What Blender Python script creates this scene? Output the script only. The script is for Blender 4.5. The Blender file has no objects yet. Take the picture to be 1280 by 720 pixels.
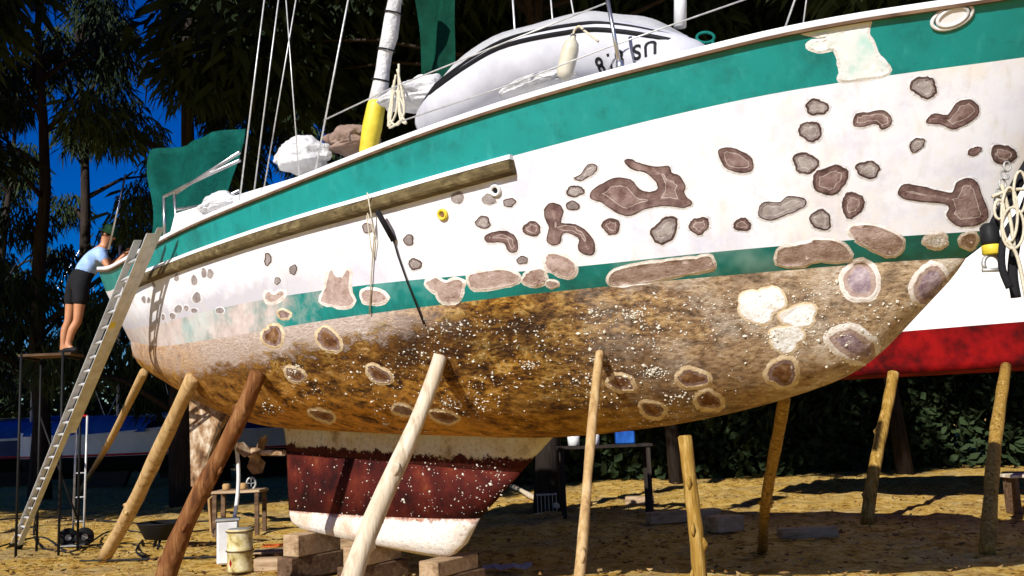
import bpy, bmesh, math, random
import numpy as np
from mathutils import Vector, Matrix
from mathutils.bvhtree import BVHTree
from mathutils.geometry import delaunay_2d_cdt
from mathutils import noise as mnoise
PI = math.pi
rnd = random.Random(7)
scene = bpy.context.scene
COL = scene.collection

# ------------------------------------------------------------------ camera, sky, sun
CAM_H, PITCH, ROLL, FPX = 1.5, 0.138, -0.041, 1227.6
CAM = Vector((0, 0, CAM_H))
_r0 = Vector((1, 0, 0)); _u0 = Vector((0, -math.sin(PITCH), math.cos(PITCH)))
CF = Vector((0, math.cos(PITCH), math.sin(PITCH)))
_c, _s = math.cos(ROLL), math.sin(ROLL)
CR = _c * _r0 + _s * _u0
CU = _c * _u0 - _s * _r0
cam_data = bpy.data.cameras.new('camera')
cam_data.sensor_width = 36.0
cam_data.lens = FPX / 1280 * 36
cam_data.clip_start = 0.05
cam_data.clip_end = 5000
cam = bpy.data.objects.new('camera', cam_data)
COL.objects.link(cam)
_m = Matrix((CR, CU, -CF)).transposed().to_4x4()
_m.translation = CAM
cam.matrix_world = _m
scene.camera = cam

SUN_EL, SUN_AZ = math.radians(31), math.radians(31)     # azimuth: degrees to the left of straight behind the camera
TO_SUN = Vector((-math.sin(SUN_AZ) * math.cos(SUN_EL), -math.cos(SUN_AZ) * math.cos(SUN_EL), math.sin(SUN_EL)))
world = bpy.data.worlds.new('World'); scene.world = world; world.use_nodes = True
wn = world.node_tree
wn.nodes.clear()
w_out = wn.nodes.new('ShaderNodeOutputWorld'); w_bg = wn.nodes.new('ShaderNodeBackground')
w_sky = wn.nodes.new('ShaderNodeTexSky'); w_hsv = wn.nodes.new('ShaderNodeHueSaturation')
w_sky.sky_type = 'NISHITA'; w_sky.sun_disc = False
w_sky.sun_elevation = SUN_EL
w_sky.sun_rotation = math.atan2(TO_SUN.x, TO_SUN.y)
w_sky.air_density = 1.0; w_sky.dust_density = 0.2; w_sky.ozone_density = 4.0
w_hsv.inputs['Saturation'].default_value = 1.9; w_hsv.inputs['Hue'].default_value = 0.53
w_bg.inputs['Strength'].default_value = 0.07
wn.links.new(w_sky.outputs[0], w_hsv.inputs['Color']); wn.links.new(w_hsv.outputs[0], w_bg.inputs['Color'])
wn.links.new(w_bg.outputs[0], w_out.inputs['Surface'])
sun_d = bpy.data.lights.new('sun', 'SUN'); sun_d.energy = 5.0; sun_d.angle = math.radians(0.5)
sun_d.color = (1.0, 0.965, 0.90)
sun = bpy.data.objects.new('sun', sun_d); COL.objects.link(sun)
sun.rotation_euler = TO_SUN.to_track_quat('Z', 'Y').to_euler()
sun.location = TO_SUN * 60
scene.view_settings.view_transform = 'Standard'
scene.view_settings.look = 'None'
scene.view_settings.gamma = 1.0
scene.view_settings.exposure = 0.3

# ------------------------------------------------------------------ helpers
def ray(px, py):
    return (CF * FPX + CR * (px - 640) - CU * (py - 360)).normalized()
def at(px, py, Y):
    d = ray(px, py); return CAM + d * (Y / d.y)
def ground(px, py, z=0.0):
    d = ray(px, py); return CAM + d * ((z - CAM_H) / d.z)
def project(p):
    q = Vector(p) - CAM; d = q.dot(CF)
    return 640 + FPX * q.dot(CR) / d, 360 - FPX * q.dot(CU) / d

def tag(o, label=None, cat=None, group=None, kind=None):
    if label: o['label'] = label
    if cat: o['category'] = cat
    if group: o['group'] = group
    if kind: o['kind'] = kind
    return o
def thing(name, loc, label, cat, group=None):
    o = bpy.data.objects.new(name, None); COL.objects.link(o)
    o.location = loc; o.empty_display_size = 0.2
    return tag(o, label, cat, group)
def root_loc(p):
    l = Vector((0, 0, 0))
    while p is not None:
        l += p.location; p = p.parent
    return l
def obj(name, bm, mat, parent=None, smooth=False, origin=None):
    """links a bmesh given in world coordinates as one object"""
    me = bpy.data.meshes.new(name)
    l = root_loc(parent)
    o = bpy.data.objects.new(name, me)
    if parent is None and origin is not None:
        o.location = origin; l = Vector(origin)
    bmesh.ops.translate(bm, verts=bm.verts, vec=-l)
    bm.to_mesh(me); bm.free()
    for m in (mat if isinstance(mat, (list, tuple)) else [mat]): me.materials.append(m)
    if smooth:
        for p in me.polygons: p.use_smooth = True
    COL.objects.link(o); o.parent = parent
    return o
def copy_tree(o, parent=None):
    c = o.copy(); COL.objects.link(c); c.parent = parent
    for ch in list(o.children): copy_tree(ch, c)
    return c

def orient(d):
    return Vector(d).to_track_quat('Z', 'Y').to_matrix().to_4x4()
def add_box(bm, c, size, rot=None, bevel=0.0):
    r = bmesh.ops.create_cube(bm, size=1.0)
    vs = r['verts']
    bmesh.ops.scale(bm, vec=Vector(size), verts=vs)
    if bevel:
        es = list({e for v in vs for e in v.link_edges})
        q = bmesh.ops.bevel(bm, geom=es, offset=bevel, segments=1, affect='EDGES', profile=0.5)
        vs = list({v for f in q['faces'] for v in f.verts} | {v for v in vs if v.is_valid})
    m = Matrix.Translation(Vector(c)) @ (rot.to_4x4() if rot is not None else Matrix.Identity(4))
    bmesh.ops.transform(bm, matrix=m, verts=vs)
    return vs
def tube(bm, pts, rad, seg=8, caps=True, close=False, jitter=0.0, rng=rnd):
    pts = [Vector(p) for p in pts]; n = len(pts)
    rads = rad if isinstance(rad, (list, tuple)) else [rad] * n
    rings = []; up = None
    for i, p in enumerate(pts):
        a = pts[i - 1] if (i > 0 or close) else pts[i]
        b = pts[(i + 1) % n] if (i < n - 1 or close) else pts[i]
        d = (b - a).normalized()
        if up is None:
            up = Vector((0, 0, 1)) if abs(d.z) < 0.9 else Vector((1, 0, 0))
        x = d.cross(up).normalized(); up = x.cross(d).normalized()
        ring = []
        for k in range(seg):
            t = 2 * PI * k / seg
            r = rads[i] * (1 + (rng.uniform(-jitter, jitter) if jitter else 0))
            ring.append(bm.verts.new(p + x * math.cos(t) * r + up * math.sin(t) * r))
        rings.append(ring)
    for i in range(n if close else n - 1):
        A, B_ = rings[i], rings[(i + 1) % n]
        for k in range(seg):
            bm.faces.new((A[k], A[(k + 1) % seg], B_[(k + 1) % seg], B_[k]))
    if caps and not close:
        bm.faces.new(list(reversed(rings[0]))); bm.faces.new(rings[-1])
    return rings
def lathe(bm, prof, c, seg=20, axis=None):
    """prof: list of (radius, height)"""
    rings = []
    m = Matrix.Translation(Vector(c)) @ (orient(axis) if axis is not None else Matrix.Identity(4))
    for r, h in prof:
        rings.append([bm.verts.new(m @ Vector((max(r, 1e-4) * math.cos(2 * PI * k / seg), max(r, 1e-4) * math.sin(2 * PI * k / seg), h))) for k in range(seg)])
    for A, B_ in zip(rings, rings[1:]):
        for k in range(seg): bm.faces.new((A[k], A[(k + 1) % seg], B_[(k + 1) % seg], B_[k]))
    bm.faces.new(list(reversed(rings[0]))); bm.faces.new(rings[-1])
def prism(bm, poly, d):
    """poly: 3D loop; d: extrusion vector"""
    a = [bm.verts.new(Vector(p)) for p in poly]; b = [bm.verts.new(Vector(p) + d) for p in poly]
    n = len(a)
    fs = [bm.faces.new(a), bm.faces.new(list(reversed(b)))]
    for i in range(n): fs.append(bm.faces.new((a[i], b[i], b[(i + 1) % n], a[(i + 1) % n])))
    bmesh.ops.triangulate(bm, faces=fs[:2])
    bmesh.ops.recalc_face_normals(bm, faces=bm.faces)
def new(): return bmesh.new()
def catmull(pts, k=6, close=False):
    pts = [Vector(p) for p in pts]; n = len(pts); out = []
    for i in range(n if close else n - 1):
        p0 = pts[i - 1] if (close or i > 0) else pts[i]
        p1 = pts[i]; p2 = pts[(i + 1) % n]; p3 = pts[(i + 2) % n] if (close or i + 2 < n) else pts[(i + 1) % n]
        for j in range(k):
            t = j / k
            out.append(0.5 * ((2 * p1) + (p2 - p0) * t + (2 * p0 - 5 * p1 + 4 * p2 - p3) * t * t + (3 * p1 - p0 - 3 * p2 + p3) * t ** 3))
    if not close: out.append(pts[-1])
    return out

# ------------------------------------------------------------------ materials
def ramp(nt, fac, stops, interp='LINEAR'):
    r = nt.nodes.new('ShaderNodeValToRGB'); r.color_ramp.interpolation = interp
    el = r.color_ramp.elements
    while len(el) < len(stops): el.new(0.5)
    for e, (p, c) in zip(el, stops):
        e.position = p; e.color = (c[0], c[1], c[2], 1) if not isinstance(c, (int, float)) else (c, c, c, 1)
    nt.links.new(fac, r.inputs[0]); return r.outputs[0]
def noise(nt, vec, scale, detail=6, rough=0.6, dist=0.0):
    n = nt.nodes.new('ShaderNodeTexNoise'); n.inputs['Scale'].default_value = scale
    n.inputs['Detail'].default_value = detail; n.inputs['Roughness'].default_value = rough
    n.inputs['Distortion'].default_value = dist
    nt.links.new(vec, n.inputs['Vector']); return n.outputs[0]
def mixc(nt, fac, a, b, blend='MIX'):
    m = nt.nodes.new('ShaderNodeMix'); m.data_type = 'RGBA'; m.blend_type = blend
    for sock, v in ((m.inputs[0], fac), (m.inputs[6], a), (m.inputs[7], b)):
        if isinstance(v, (int, float)): sock.default_value = v
        elif isinstance(v, (tuple, list)): sock.default_value = (v[0], v[1], v[2], 1)
        else: nt.links.new(v, sock)
    return m.outputs[2]
def mth(nt, op, a, b=None, c=None, clamp=False):
    m = nt.nodes.new('ShaderNodeMath'); m.operation = op; m.use_clamp = clamp
    for s, v in zip(m.inputs, (a, b, c)):
        if v is None: continue
        if isinstance(v, (int, float)): s.default_value = v
        else: nt.links.new(v, s)
    return m.outputs[0]
def base_mat(name, rough=0.6, metal=0.0):
    m = bpy.data.materials.new(name); m.use_nodes = True; nt = m.node_tree
    b = nt.nodes['Principled BSDF']; b.inputs['Roughness'].default_value = rough; b.inputs['Metallic'].default_value = metal
    b.inputs['Specular IOR Level'].default_value = 0.5 if rough < 0.55 else 0.15
    tc = nt.nodes.new('ShaderNodeTexCoord')
    return m, nt, b, tc.outputs['Object']
def bump(nt, b, h, strength=0.3, dist=0.02):
    n = nt.nodes.new('ShaderNodeBump'); n.inputs['Strength'].default_value = strength; n.inputs['Distance'].default_value = dist
    nt.links.new(h, n.inputs['Height']); nt.links.new(n.outputs[0], b.inputs['Normal'])
def stretch(nt, vec, s):
    m = nt.nodes.new('ShaderNodeMapping'); m.inputs['Scale'].default_value = s
    nt.links.new(vec, m.inputs['Vector']); return m.outputs[0]
def attr(nt, name):
    a = nt.nodes.new('ShaderNodeAttribute'); a.attribute_name = name; return a.outputs['Fac']
def simple(name, stops, scale=4, rough=0.6, metal=0.0, bmp=0.2, bdist=0.01, st=(1, 1, 1), detail=6, fine=None):
    """colour from noise; stops: list of (pos, colour) or one colour"""
    m, nt, b, v = base_mat(name, rough, metal)
    if not isinstance(stops, list):
        c = stops; stops = [(0.3, tuple(x * 0.75 for x in c)), (0.7, tuple(min(1, x * 1.2) for x in c))]
    v2 = stretch(nt, v, st)
    n = noise(nt, v2, scale, detail)
    col = ramp(nt, n, stops)
    nt.links.new(col, b.inputs['Base Color'])
    if bmp: bump(nt, b, noise(nt, v2, fine or scale * 4, 5), bmp, bdist)
    return m

M = {}
M['white'] = simple('white_paint', [(0.25, (.62, .62, .64)), (0.5, (.80, .80, .81)), (0.75, (.84, .82, .78))], 2.5, 0.45, bmp=0.05)
M['teal'] = None
M['grey_metal'] = simple('aluminium', (.58, .59, .60), 6, 0.42, 0.25, 0.05)
M['steel'] = simple('stainless', (.6, .6, .6), 6, 0.3, 0.9, 0.02)
M['galv'] = simple('galvanised', (.42, .42, .40), 12, 0.5, 0.5, 0.1)
M['rope'] = simple('rope', (.62, .56, .42), 60, 0.85, bmp=0.5)
M['rope_dark'] = simple('hose_black', (.018, .018, .02), 30, 0.6)
M['wire'] = simple('rigging_wire', (.66, .66, .64), 20, 0.4, 0.4, 0.02)
M['black'] = simple('black_rubber', (.012, .012, .013), 10, 0.55)
M['black_cloth'] = simple('black_webbing', (.014, .014, .016), 40, 0.85, bmp=0.4)
M['yellow'] = simple('yellow_plastic', [(0.3, (.55, .42, .02)), (0.7, (.8, .66, .06))], 5, 0.5)
M['blue'] = simple('blue_tarpaulin', [(0.3, (.01, .05, .26)), (0.7, (.02, .13, .5))], 3, 0.55, bmp=0.5)
M['blue_dark'] = simple('navy_paint', [(0.3, (.006, .02, .12)), (0.7, (.01, .04, .2))], 3, 0.5)
M['red'] = simple('red_paint', (.5, .01, .012), 5, 0.5)
M['green_cloth'] = simple('green_canvas', [(0.3, (.003, .05, .03)), (0.7, (.006, .10, .06))], 5, 0.8, bmp=0.5, bdist=0.03)
M['teal_cloth'] = simple('teal_canvas', [(0.3, (.003, .09, .07)), (0.7, (.006, .17, .14))], 4, 0.8, bmp=0.5, bdist=0.03)
M['white_cloth'] = simple('white_canvas', [(0.3, (.5, .5, .52)), (0.7, (.78, .77, .75))], 5, 0.85, bmp=0.6, bdist=0.05)
M['cream'] = simple('cream_vinyl', [(0.3, (.5, .46, .34)), (0.7, (.7, .66, .54))], 5, 0.5)
M['dinghy_grey'] = simple('grey_tube_fabric', [(0.3, (.46, .46, .50)), (0.7, (.60, .60, .64))], 4, 0.6, bmp=0.15)
M['dinghy_white'] = simple('dinghy_bottom', [(0.3, (.76, .76, .77)), (0.7, (.84, .84, .83))], 3, 0.45)
M['plastic_white'] = simple('white_plastic', (.72, .72, .72), 3, 0.4, bmp=0.03)
M['cardboard'] = simple('board', [(0.3, (.34, .2, .08)), (0.7, (.5, .32, .15))], 6, 0.85)
M['paper'] = simple('paper', [(0.3, (.42, .42, .62)), (0.7, (.66, .66, .8))], 8, 0.8)
M['brown_cloth'] = simple('brown_cover', [(0.3, (.2, .13, .1)), (0.7, (.34, .24, .19))], 6, 0.8)
M['skin'] = simple('skin', [(0.3, (.42, .17, .075)), (0.7, (.55, .26, .13))], 6, 0.5, bmp=0.05)
M['shirt'] = simple('blue_shirt', [(0.3, (.22, .38, .74)), (0.7, (.42, .58, .86))], 7, 0.85, bmp=0.5, bdist=0.02)
M['shorts'] = simple('black_shorts', (.012, .012, .014), 8, 0.85)
M['hat'] = simple('dark_green_hat', (.012, .05, .02), 8, 0.85)
M['hair'] = simple('dark_hair', (.02, .013, .01), 30, 0.7)

def wood(name, dark, mid, light, rough=0.8, sc=1.0, axis='z'):
    m, nt, b, v = base_mat(name, rough)
    v2 = stretch(nt, v, (14 * sc, 14 * sc, 1.6 * sc) if axis == 'z' else (1.6 * sc, 14 * sc, 14 * sc))
    n = noise(nt, v2, 1.2, 8, 0.65, 0.4)
    big = noise(nt, v, 3.0 * sc, 5)
    c1 = ramp(nt, n, [(0.3, dark), (0.5, mid), (0.72, light)])
    c2 = mixc(nt, ramp(nt, big, [(0.42, 0.0), (0.62, 0.7)]), c1, mid)
    nt.links.new(c2, b.inputs['Base Color']); bump(nt, b, n, 0.6, 0.02)
    return m
M['timber_tan'] = wood('timber_tan', (.2, .1, .03), (.46, .30, .13), (.62, .47, .27))
M['timber_white'] = wood('timber_bleached', (.26, .17, .09), (.60, .50, .36), (.76, .69, .56))
M['timber_red'] = wood('timber_reddish', (.03, .010, .004), (.17, .065, .02), (.40, .22, .09))
M['timber_ochre'] = wood('timber_barky', (.02, .009, .003), (.30, .17, .03), (.58, .42, .16), sc=1.6)
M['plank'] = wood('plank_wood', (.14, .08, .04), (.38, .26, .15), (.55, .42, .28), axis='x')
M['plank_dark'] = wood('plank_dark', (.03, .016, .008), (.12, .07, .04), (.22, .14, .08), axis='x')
M['bark'] = wood('bark', (.008, .006, .005), (.03, .022, .018), (.06, .048, .038), 0.9)

# teal band with weathering
def teal_mat(name, base, dark, sanded=False):
    m, nt, b, v = base_mat(name, 0.42)
    n = noise(nt, v, 2.2, 7, 0.65)
    c = ramp(nt, n, [(0.32, dark), (0.5, base), (0.7, tuple(x * 1.15 for x in base))])
    n2 = noise(nt, v, 7, 8, 0.7)
    c = mixc(nt, ramp(nt, n2, [(0.54, 0.0), (0.70, 0.55)]), c, dark)
    run = noise(nt, stretch(nt, v, (5, 5, .6)), 2.2, 7, 0.7)
    c = mixc(nt, ramp(nt, run, [(0.54, 0.0), (0.72, 0.32)]), c, tuple(x * 1.5 + .05 for x in base))
    c = mixc(nt, ramp(nt, noise(nt, v, 16, 6, 0.8), [(0.60, 0.0), (0.70, 0.5)]), c, tuple(x * .5 for x in dark))
    if sanded:
        u = attr(nt, 'su')
        big = noise(nt, v, 1.7, 8, 0.65)
        f = mth(nt, 'ADD', mth(nt, 'MULTIPLY', u, 3.2), mth(nt, 'MULTIPLY', big, 2.4))
        f = ramp(nt, mth(nt, 'MULTIPLY', f, 0.3), [(0.80, 0.0), (0.95, 1.0)])
        c = mixc(nt, f, c, ramp(nt, n2, [(0.3, (.42, .33, .30)), (0.7, (.66, .58, .55))]))
        haze = ramp(nt, noise(nt, v, 1.1, 4), [(0.55, 0.0), (0.7, 0.55)])
        c = mixc(nt, haze, c, (.42, .60, .58))
    nt.links.new(c, b.inputs['Base Color']); bump(nt, b, n2, 0.05, 0.01)
    return m
M['teal'] = teal_mat('teal_sheer_paint', (.002, .235, .215), (.001, .14, .125))
M['teal_boot'] = teal_mat('teal_boot_paint', (.001, .20, .18), (.001, .10, .09), True)

def topside_mat():
    m, nt, b, v = base_mat('chalky_white_topsides', 0.5)
    n = noise(nt, v, 1.6, 8, 0.7)
    c = ramp(nt, n, [(0.28, (.58, .59, .70)), (0.45, (.78, .79, .85)), (0.7, (.83, .84, .86))])
    y = ramp(nt, noise(nt, v, 1.9, 7, 0.68), [(0.50, 0.0), (0.68, 0.65)])
    c = mixc(nt, y, c, (.78, .70, .58))
    lv_ = ramp(nt, noise(nt, v, 3.6, 8, 0.7), [(0.52, 0.0), (0.70, 0.55)]); c = mixc(nt, lv_, c, (.58, .56, .66))
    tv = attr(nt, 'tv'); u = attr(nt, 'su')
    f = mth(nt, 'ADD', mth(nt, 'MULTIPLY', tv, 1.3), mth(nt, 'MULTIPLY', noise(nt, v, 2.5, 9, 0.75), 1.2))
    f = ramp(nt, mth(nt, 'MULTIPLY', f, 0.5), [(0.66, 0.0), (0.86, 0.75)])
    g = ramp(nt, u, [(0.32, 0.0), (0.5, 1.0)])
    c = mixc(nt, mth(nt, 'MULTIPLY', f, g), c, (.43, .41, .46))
    st = noise(nt, stretch(nt, v, (6, 6, .5)), 2.0, 5)
    c = mixc(nt, ramp(nt, st, [(0.54, 0.0), (0.72, 0.45)]), c, (.60, .56, .52))
    c = mixc(nt, ramp(nt, noise(nt, v, 18, 7, 0.8), [(0.60, 0.0), (0.70, 0.45)]), c, (.52, .47, .45))
    nt.links.new(c, b.inputs['Base Color']); bump(nt, b, noise(nt, v, 14, 6), 0.06, 0.01)
    return m
M['topside'] = topside_mat()

def bottom_mat():
    m, nt, b, v = base_mat('fouled_brown_bottom', 0.7)
    u = attr(nt, 'su'); tv = attr(nt, 'tv')
    vs = stretch(nt, v, (1, 1, 2.2))
    n1 = noise(nt, vs, 1.3, 9, 0.68, 0.3)
    n2 = noise(nt, vs, 5.5, 9, 0.75, 0.2)
    n3 = noise(nt, vs, 22, 8, 0.8)
    c = ramp(nt, n2, [(0.34, (.018, .008, .003)), (0.44, (.12, .045, .007)), (0.51, (.36, .17, .022)), (0.58, (.56, .33, .075)), (0.68, (.74, .58, .30))])
    c = mixc(nt, ramp(nt, n3, [(0.40, 0.85), (0.50, 0.0)]), c, (.022, .009, .003))
    c = mixc(nt, ramp(nt, n1, [(0.52, 0.0), (0.60, 0.9)]), c, ramp(nt, n3, [(0.36, (.012, .007, .004)), (0.6, (.10, .045, .012)), (0.75, (.30, .16, .05))]))
    huge = noise(nt, stretch(nt, v, (.55, .55, 1.1)), 1.0, 7, 0.62, 0.5)
    c = mixc(nt, ramp(nt, huge, [(0.44, 0.0), (0.55, 0.72)]), c, ramp(nt, n2, [(0.36, (.028, .011, .003)), (0.55, (.16, .06, .012)), (0.7, (.34, .17, .04))]))
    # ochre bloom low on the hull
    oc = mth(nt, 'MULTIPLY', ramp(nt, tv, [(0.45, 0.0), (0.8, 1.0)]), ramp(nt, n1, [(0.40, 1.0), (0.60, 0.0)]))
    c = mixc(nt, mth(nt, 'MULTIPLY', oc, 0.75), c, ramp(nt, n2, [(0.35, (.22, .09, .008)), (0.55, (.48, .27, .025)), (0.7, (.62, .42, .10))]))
    # paler towards the stem
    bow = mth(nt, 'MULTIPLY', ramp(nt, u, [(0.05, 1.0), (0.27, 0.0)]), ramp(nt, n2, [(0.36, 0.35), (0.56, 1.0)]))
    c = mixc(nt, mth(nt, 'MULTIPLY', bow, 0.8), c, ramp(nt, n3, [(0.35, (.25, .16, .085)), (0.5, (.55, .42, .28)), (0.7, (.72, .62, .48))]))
    # grime amidships, orange glow of light painted in low down aft of it, chalk towards the stem
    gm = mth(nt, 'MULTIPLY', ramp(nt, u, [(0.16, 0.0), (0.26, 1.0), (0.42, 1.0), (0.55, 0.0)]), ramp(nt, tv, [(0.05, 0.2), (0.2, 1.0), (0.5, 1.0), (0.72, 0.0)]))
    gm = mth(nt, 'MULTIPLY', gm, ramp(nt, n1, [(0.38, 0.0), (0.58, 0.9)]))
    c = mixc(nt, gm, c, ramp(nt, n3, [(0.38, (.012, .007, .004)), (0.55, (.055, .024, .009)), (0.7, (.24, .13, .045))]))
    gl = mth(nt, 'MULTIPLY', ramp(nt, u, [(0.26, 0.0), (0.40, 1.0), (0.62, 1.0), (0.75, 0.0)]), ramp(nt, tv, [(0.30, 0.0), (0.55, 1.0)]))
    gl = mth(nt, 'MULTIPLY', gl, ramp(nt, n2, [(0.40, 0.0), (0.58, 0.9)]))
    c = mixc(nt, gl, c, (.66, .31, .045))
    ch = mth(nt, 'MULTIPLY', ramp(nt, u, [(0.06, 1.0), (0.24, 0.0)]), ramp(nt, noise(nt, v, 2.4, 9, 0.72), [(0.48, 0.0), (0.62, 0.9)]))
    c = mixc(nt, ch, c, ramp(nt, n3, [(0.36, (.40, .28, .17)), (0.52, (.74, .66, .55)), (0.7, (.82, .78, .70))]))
    # sanded strip under the boot stripe aft
    e = mth(nt, 'ADD', tv, mth(nt, 'MULTIPLY', n2, 0.55))
    e = mth(nt, 'SUBTRACT', e, mth(nt, 'MULTIPLY', u, 0.42))
    e2 = ramp(nt, e, [(0.24, 1.0), (0.32, 0.0)])
    g = ramp(nt, u, [(0.30, 0.0), (0.40, 1.0)])
    c = mixc(nt, mth(nt, 'MULTIPLY', e2, g), c, ramp(nt, n3, [(0.35, (.40, .29, .22)), (0.6, (.62, .53, .48))]))
    # tan under the counter
    aft = mth(nt, 'MULTIPLY', ramp(nt, u, [(0.5, 0.0), (0.75, 0.7)]), ramp(nt, n1, [(0.35, 1.0), (0.6, 0.2)]))
    c = mixc(nt, aft, c, ramp(nt, n2, [(0.38, (.20, .075, .012)), (0.52, (.56, .27, .05)), (0.66, (.70, .44, .16))]))
    nt.links.new(c, b.inputs['Base Color']); bump(nt, b, mth(nt, 'ADD', n2, n3), 0.7, 0.03)
    return m
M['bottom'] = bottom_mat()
M['keel_red'] = simple('keel_antifouling', [(0.34, (.014, .002, .002)), (0.5, (.055, .006, .004)), (0.62, (.10, .015, .007)), (0.76, (.20, .06, .02))], 3, 0.8, bmp=0.6, bdist=0.02, detail=9)
def keel_mat(name, stops, sc, other, lo, hi, sgn):
    m, nt, b, v = base_mat(name, 0.85)
    n = noise(nt, v, sc, 9, 0.68); n2 = noise(nt, v, 7, 9, 0.75); n3 = noise(nt, v, 26, 6, .8); tv = attr(nt, 'tv')
    c = ramp(nt, n, stops)
    c = mixc(nt, ramp(nt, n3, [(0.34, 0.7), (0.46, 0.0)]), c, tuple(x * .45 for x in stops[0][1]))
    f = mth(nt, 'ADD', tv if sgn > 0 else mth(nt, 'SUBTRACT', 1.0, tv), mth(nt, 'MULTIPLY', mth(nt, 'SUBTRACT', n2, 0.5), 0.9))
    c = mixc(nt, ramp(nt, f, [(lo, 0.0), (hi, 1.0)]), c, ramp(nt, n3, other))
    nt.links.new(c, b.inputs['Base Color']); bump(nt, b, mth(nt, 'ADD', n2, n3), 0.6, 0.02); return m
M['keel_cream'] = keel_mat('keel_putty', [(0.3, (.26, .19, .08)), (0.45, (.56, .48, .30)), (0.6, (.62, .60, .46)), (0.75, (.34, .36, .30))], 3.5, [(0.4, (.025, .003, .002)), (0.7, (.10, .016, .008))], .70, .76, 1)
M['keel_white'] = keel_mat('keel_primer', [(0.30, (.50, .30, .18)), (0.42, (.72, .60, .47)), (0.55, (.82, .77, .70)), (0.75, (.84, .82, .78))], 2.2, [(0.38, (.12, .03, .02)), (0.52, (.46, .24, .17)), (0.7, (.72, .56, .46))], .88, 1.0, -1)
M['barnacle'] = simple('barnacle', [(0.3, (.5, .45, .34)), (0.7, (.8, .78, .7))], 30, 0.9)
M['rust'] = simple('rusted_skeg', [(0.34, (.05, .02, .008)), (0.5, (.28, .17, .09)), (0.62, (.52, .43, .32)), (0.76, (.7, .66, .58))], 5, 0.85, bmp=0.5, detail=9)
M['rail_wood'] = wood('rub_rail_wood', (.03, .02, .010), (.11, .08, .035), (.24, .19, .09), axis='x')
# blister colours
def bl(name, a, b_, c):
    return simple(name, [(0.32, a), (0.5, b_), (0.70, c)], 14, 0.85, bmp=0.6, bdist=0.012, detail=8)
M['bl_grey'] = bl('blister_grey', (.19, .15, .14), (.27, .23, .22), (.36, .32, .30))
M['bl_brown'] = bl('blister_brown', (.09, .05, .045), (.17, .105, .095), (.26, .18, .16))
M['bl_pink'] = bl('blister_pink', (.30, .20, .165), (.42, .31, .27), (.52, .41, .36))
M['bl_edge'] = bl('blister_dark_edge', (.05, .03, .025), (.085, .05, .04), (.13, .09, .08))
M['bl_rim'] = bl('blister_pale_rim', (.6, .5, .42), (.74, .68, .62), (.82, .8, .76))
M['bl_cream'] = bl('blister_cream_rim', (.48, .34, .19), (.62, .49, .31), (.74, .64, .48))
M['bl_core'] = bl('blister_brown_core', (.08, .03, .012), (.17, .08, .035), (.33, .2, .1))
M['bl_violet'] = bl('blister_violet_core', (.16, .10, .13), (.33, .25, .28), (.52, .44, .46))
M['bl_white'] = bl('filler_white', (.6, .56, .48), (.8, .8, .78), (.85, .85, .84))
M['peel'] = simple('peeled_gelcoat', [(0.34, (.36, .70, .64)), (0.48, (.74, .82, .80)), (0.62, (.84, .85, .84))], 3, 0.5, bmp=0.3, detail=8)

def ground_mat():
    m, nt, b, v = base_mat('sandy_yard', 0.95)
    n1 = noise(nt, v, 0.6, 8, 0.7); n2 = noise(nt, v, 4.5, 9, 0.75); n3 = noise(nt, v, 26, 8, 0.8)
    c = ramp(nt, n2, [(0.32, (.16, .07, .012)), (0.42, (.52, .28, .04)), (0.52, (.78, .50, .12)), (0.68, (.85, .68, .32))])
    c = mixc(nt, ramp(nt, n3, [(0.38, 0.9), (0.46, 0.0)]), c, (.06, .022, .005))
    c = mixc(nt, ramp(nt, n1, [(0.5, 0.0), (0.64, 0.6)]), c, ramp(nt, n3, [(0.4, (.2, .12, .04)), (0.6, (.62, .5, .3))]))
    nt.links.new(c, b.inputs['Base Color']); bump(nt, b, mth(nt, 'ADD', n2, n3), 0.9, 0.05)
    return m
M['ground'] = ground_mat()
def leaf_mat(name, a, b_):
    m, nt, b, v = base_mat(name, 0.7)
    oi = nt.nodes.new('ShaderNodeObjectInfo')
    n = noise(nt, v, 0.8, 3)
    f = mth(nt, 'ADD', mth(nt, 'MULTIPLY', oi.outputs['Random'], 0.5), mth(nt, 'MULTIPLY', n, 0.6))
    nt.links.new(ramp(nt, f, [(0.25, a), (0.8, b_)]), b.inputs['Base Color']); b.inputs['Specular IOR Level'].default_value = 0.08
    return m
M['leaf'] = leaf_mat('needle_foliage', (.016, .026, .012), (.036, .055, .022))

# ------------------------------------------------------------------ ground
bm = new()
n = 90
xs = [-400, -150, -60, -30, -18] + [-13 + i * .16 for i in range(150)] + [14, 22, 60, 150, 400]
ys = [-300, -100, -20, 0, 4] + [6.6 + i * .15 for i in range(118)] + [26, 30, 36, 60, 120, 500, 3000]
grid = []
for y in ys:
    row = []
    for x in xs:
        z = 0.0
        if -23 < x < 23 and 3 < y < 34:
            z = .045 * mnoise.noise(Vector((x * .8, y * .8, 0))) + .05 * mnoise.noise(Vector((x * 2.1, y * 2.1, 3))) + .035 * mnoise.noise(Vector((x * 5, y * 5, 7))) - 0.02
        row.append(bm.verts.new((x, y, z)))
    grid.append(row)
for i in range(len(ys) - 1):
    for j in range(len(xs) - 1):
        bm.faces.new((grid[i][j], grid[i][j + 1], grid[i + 1][j + 1], grid[i + 1][j]))
tag(obj('ground', bm, M['ground'], smooth=True), kind='structure')

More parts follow.
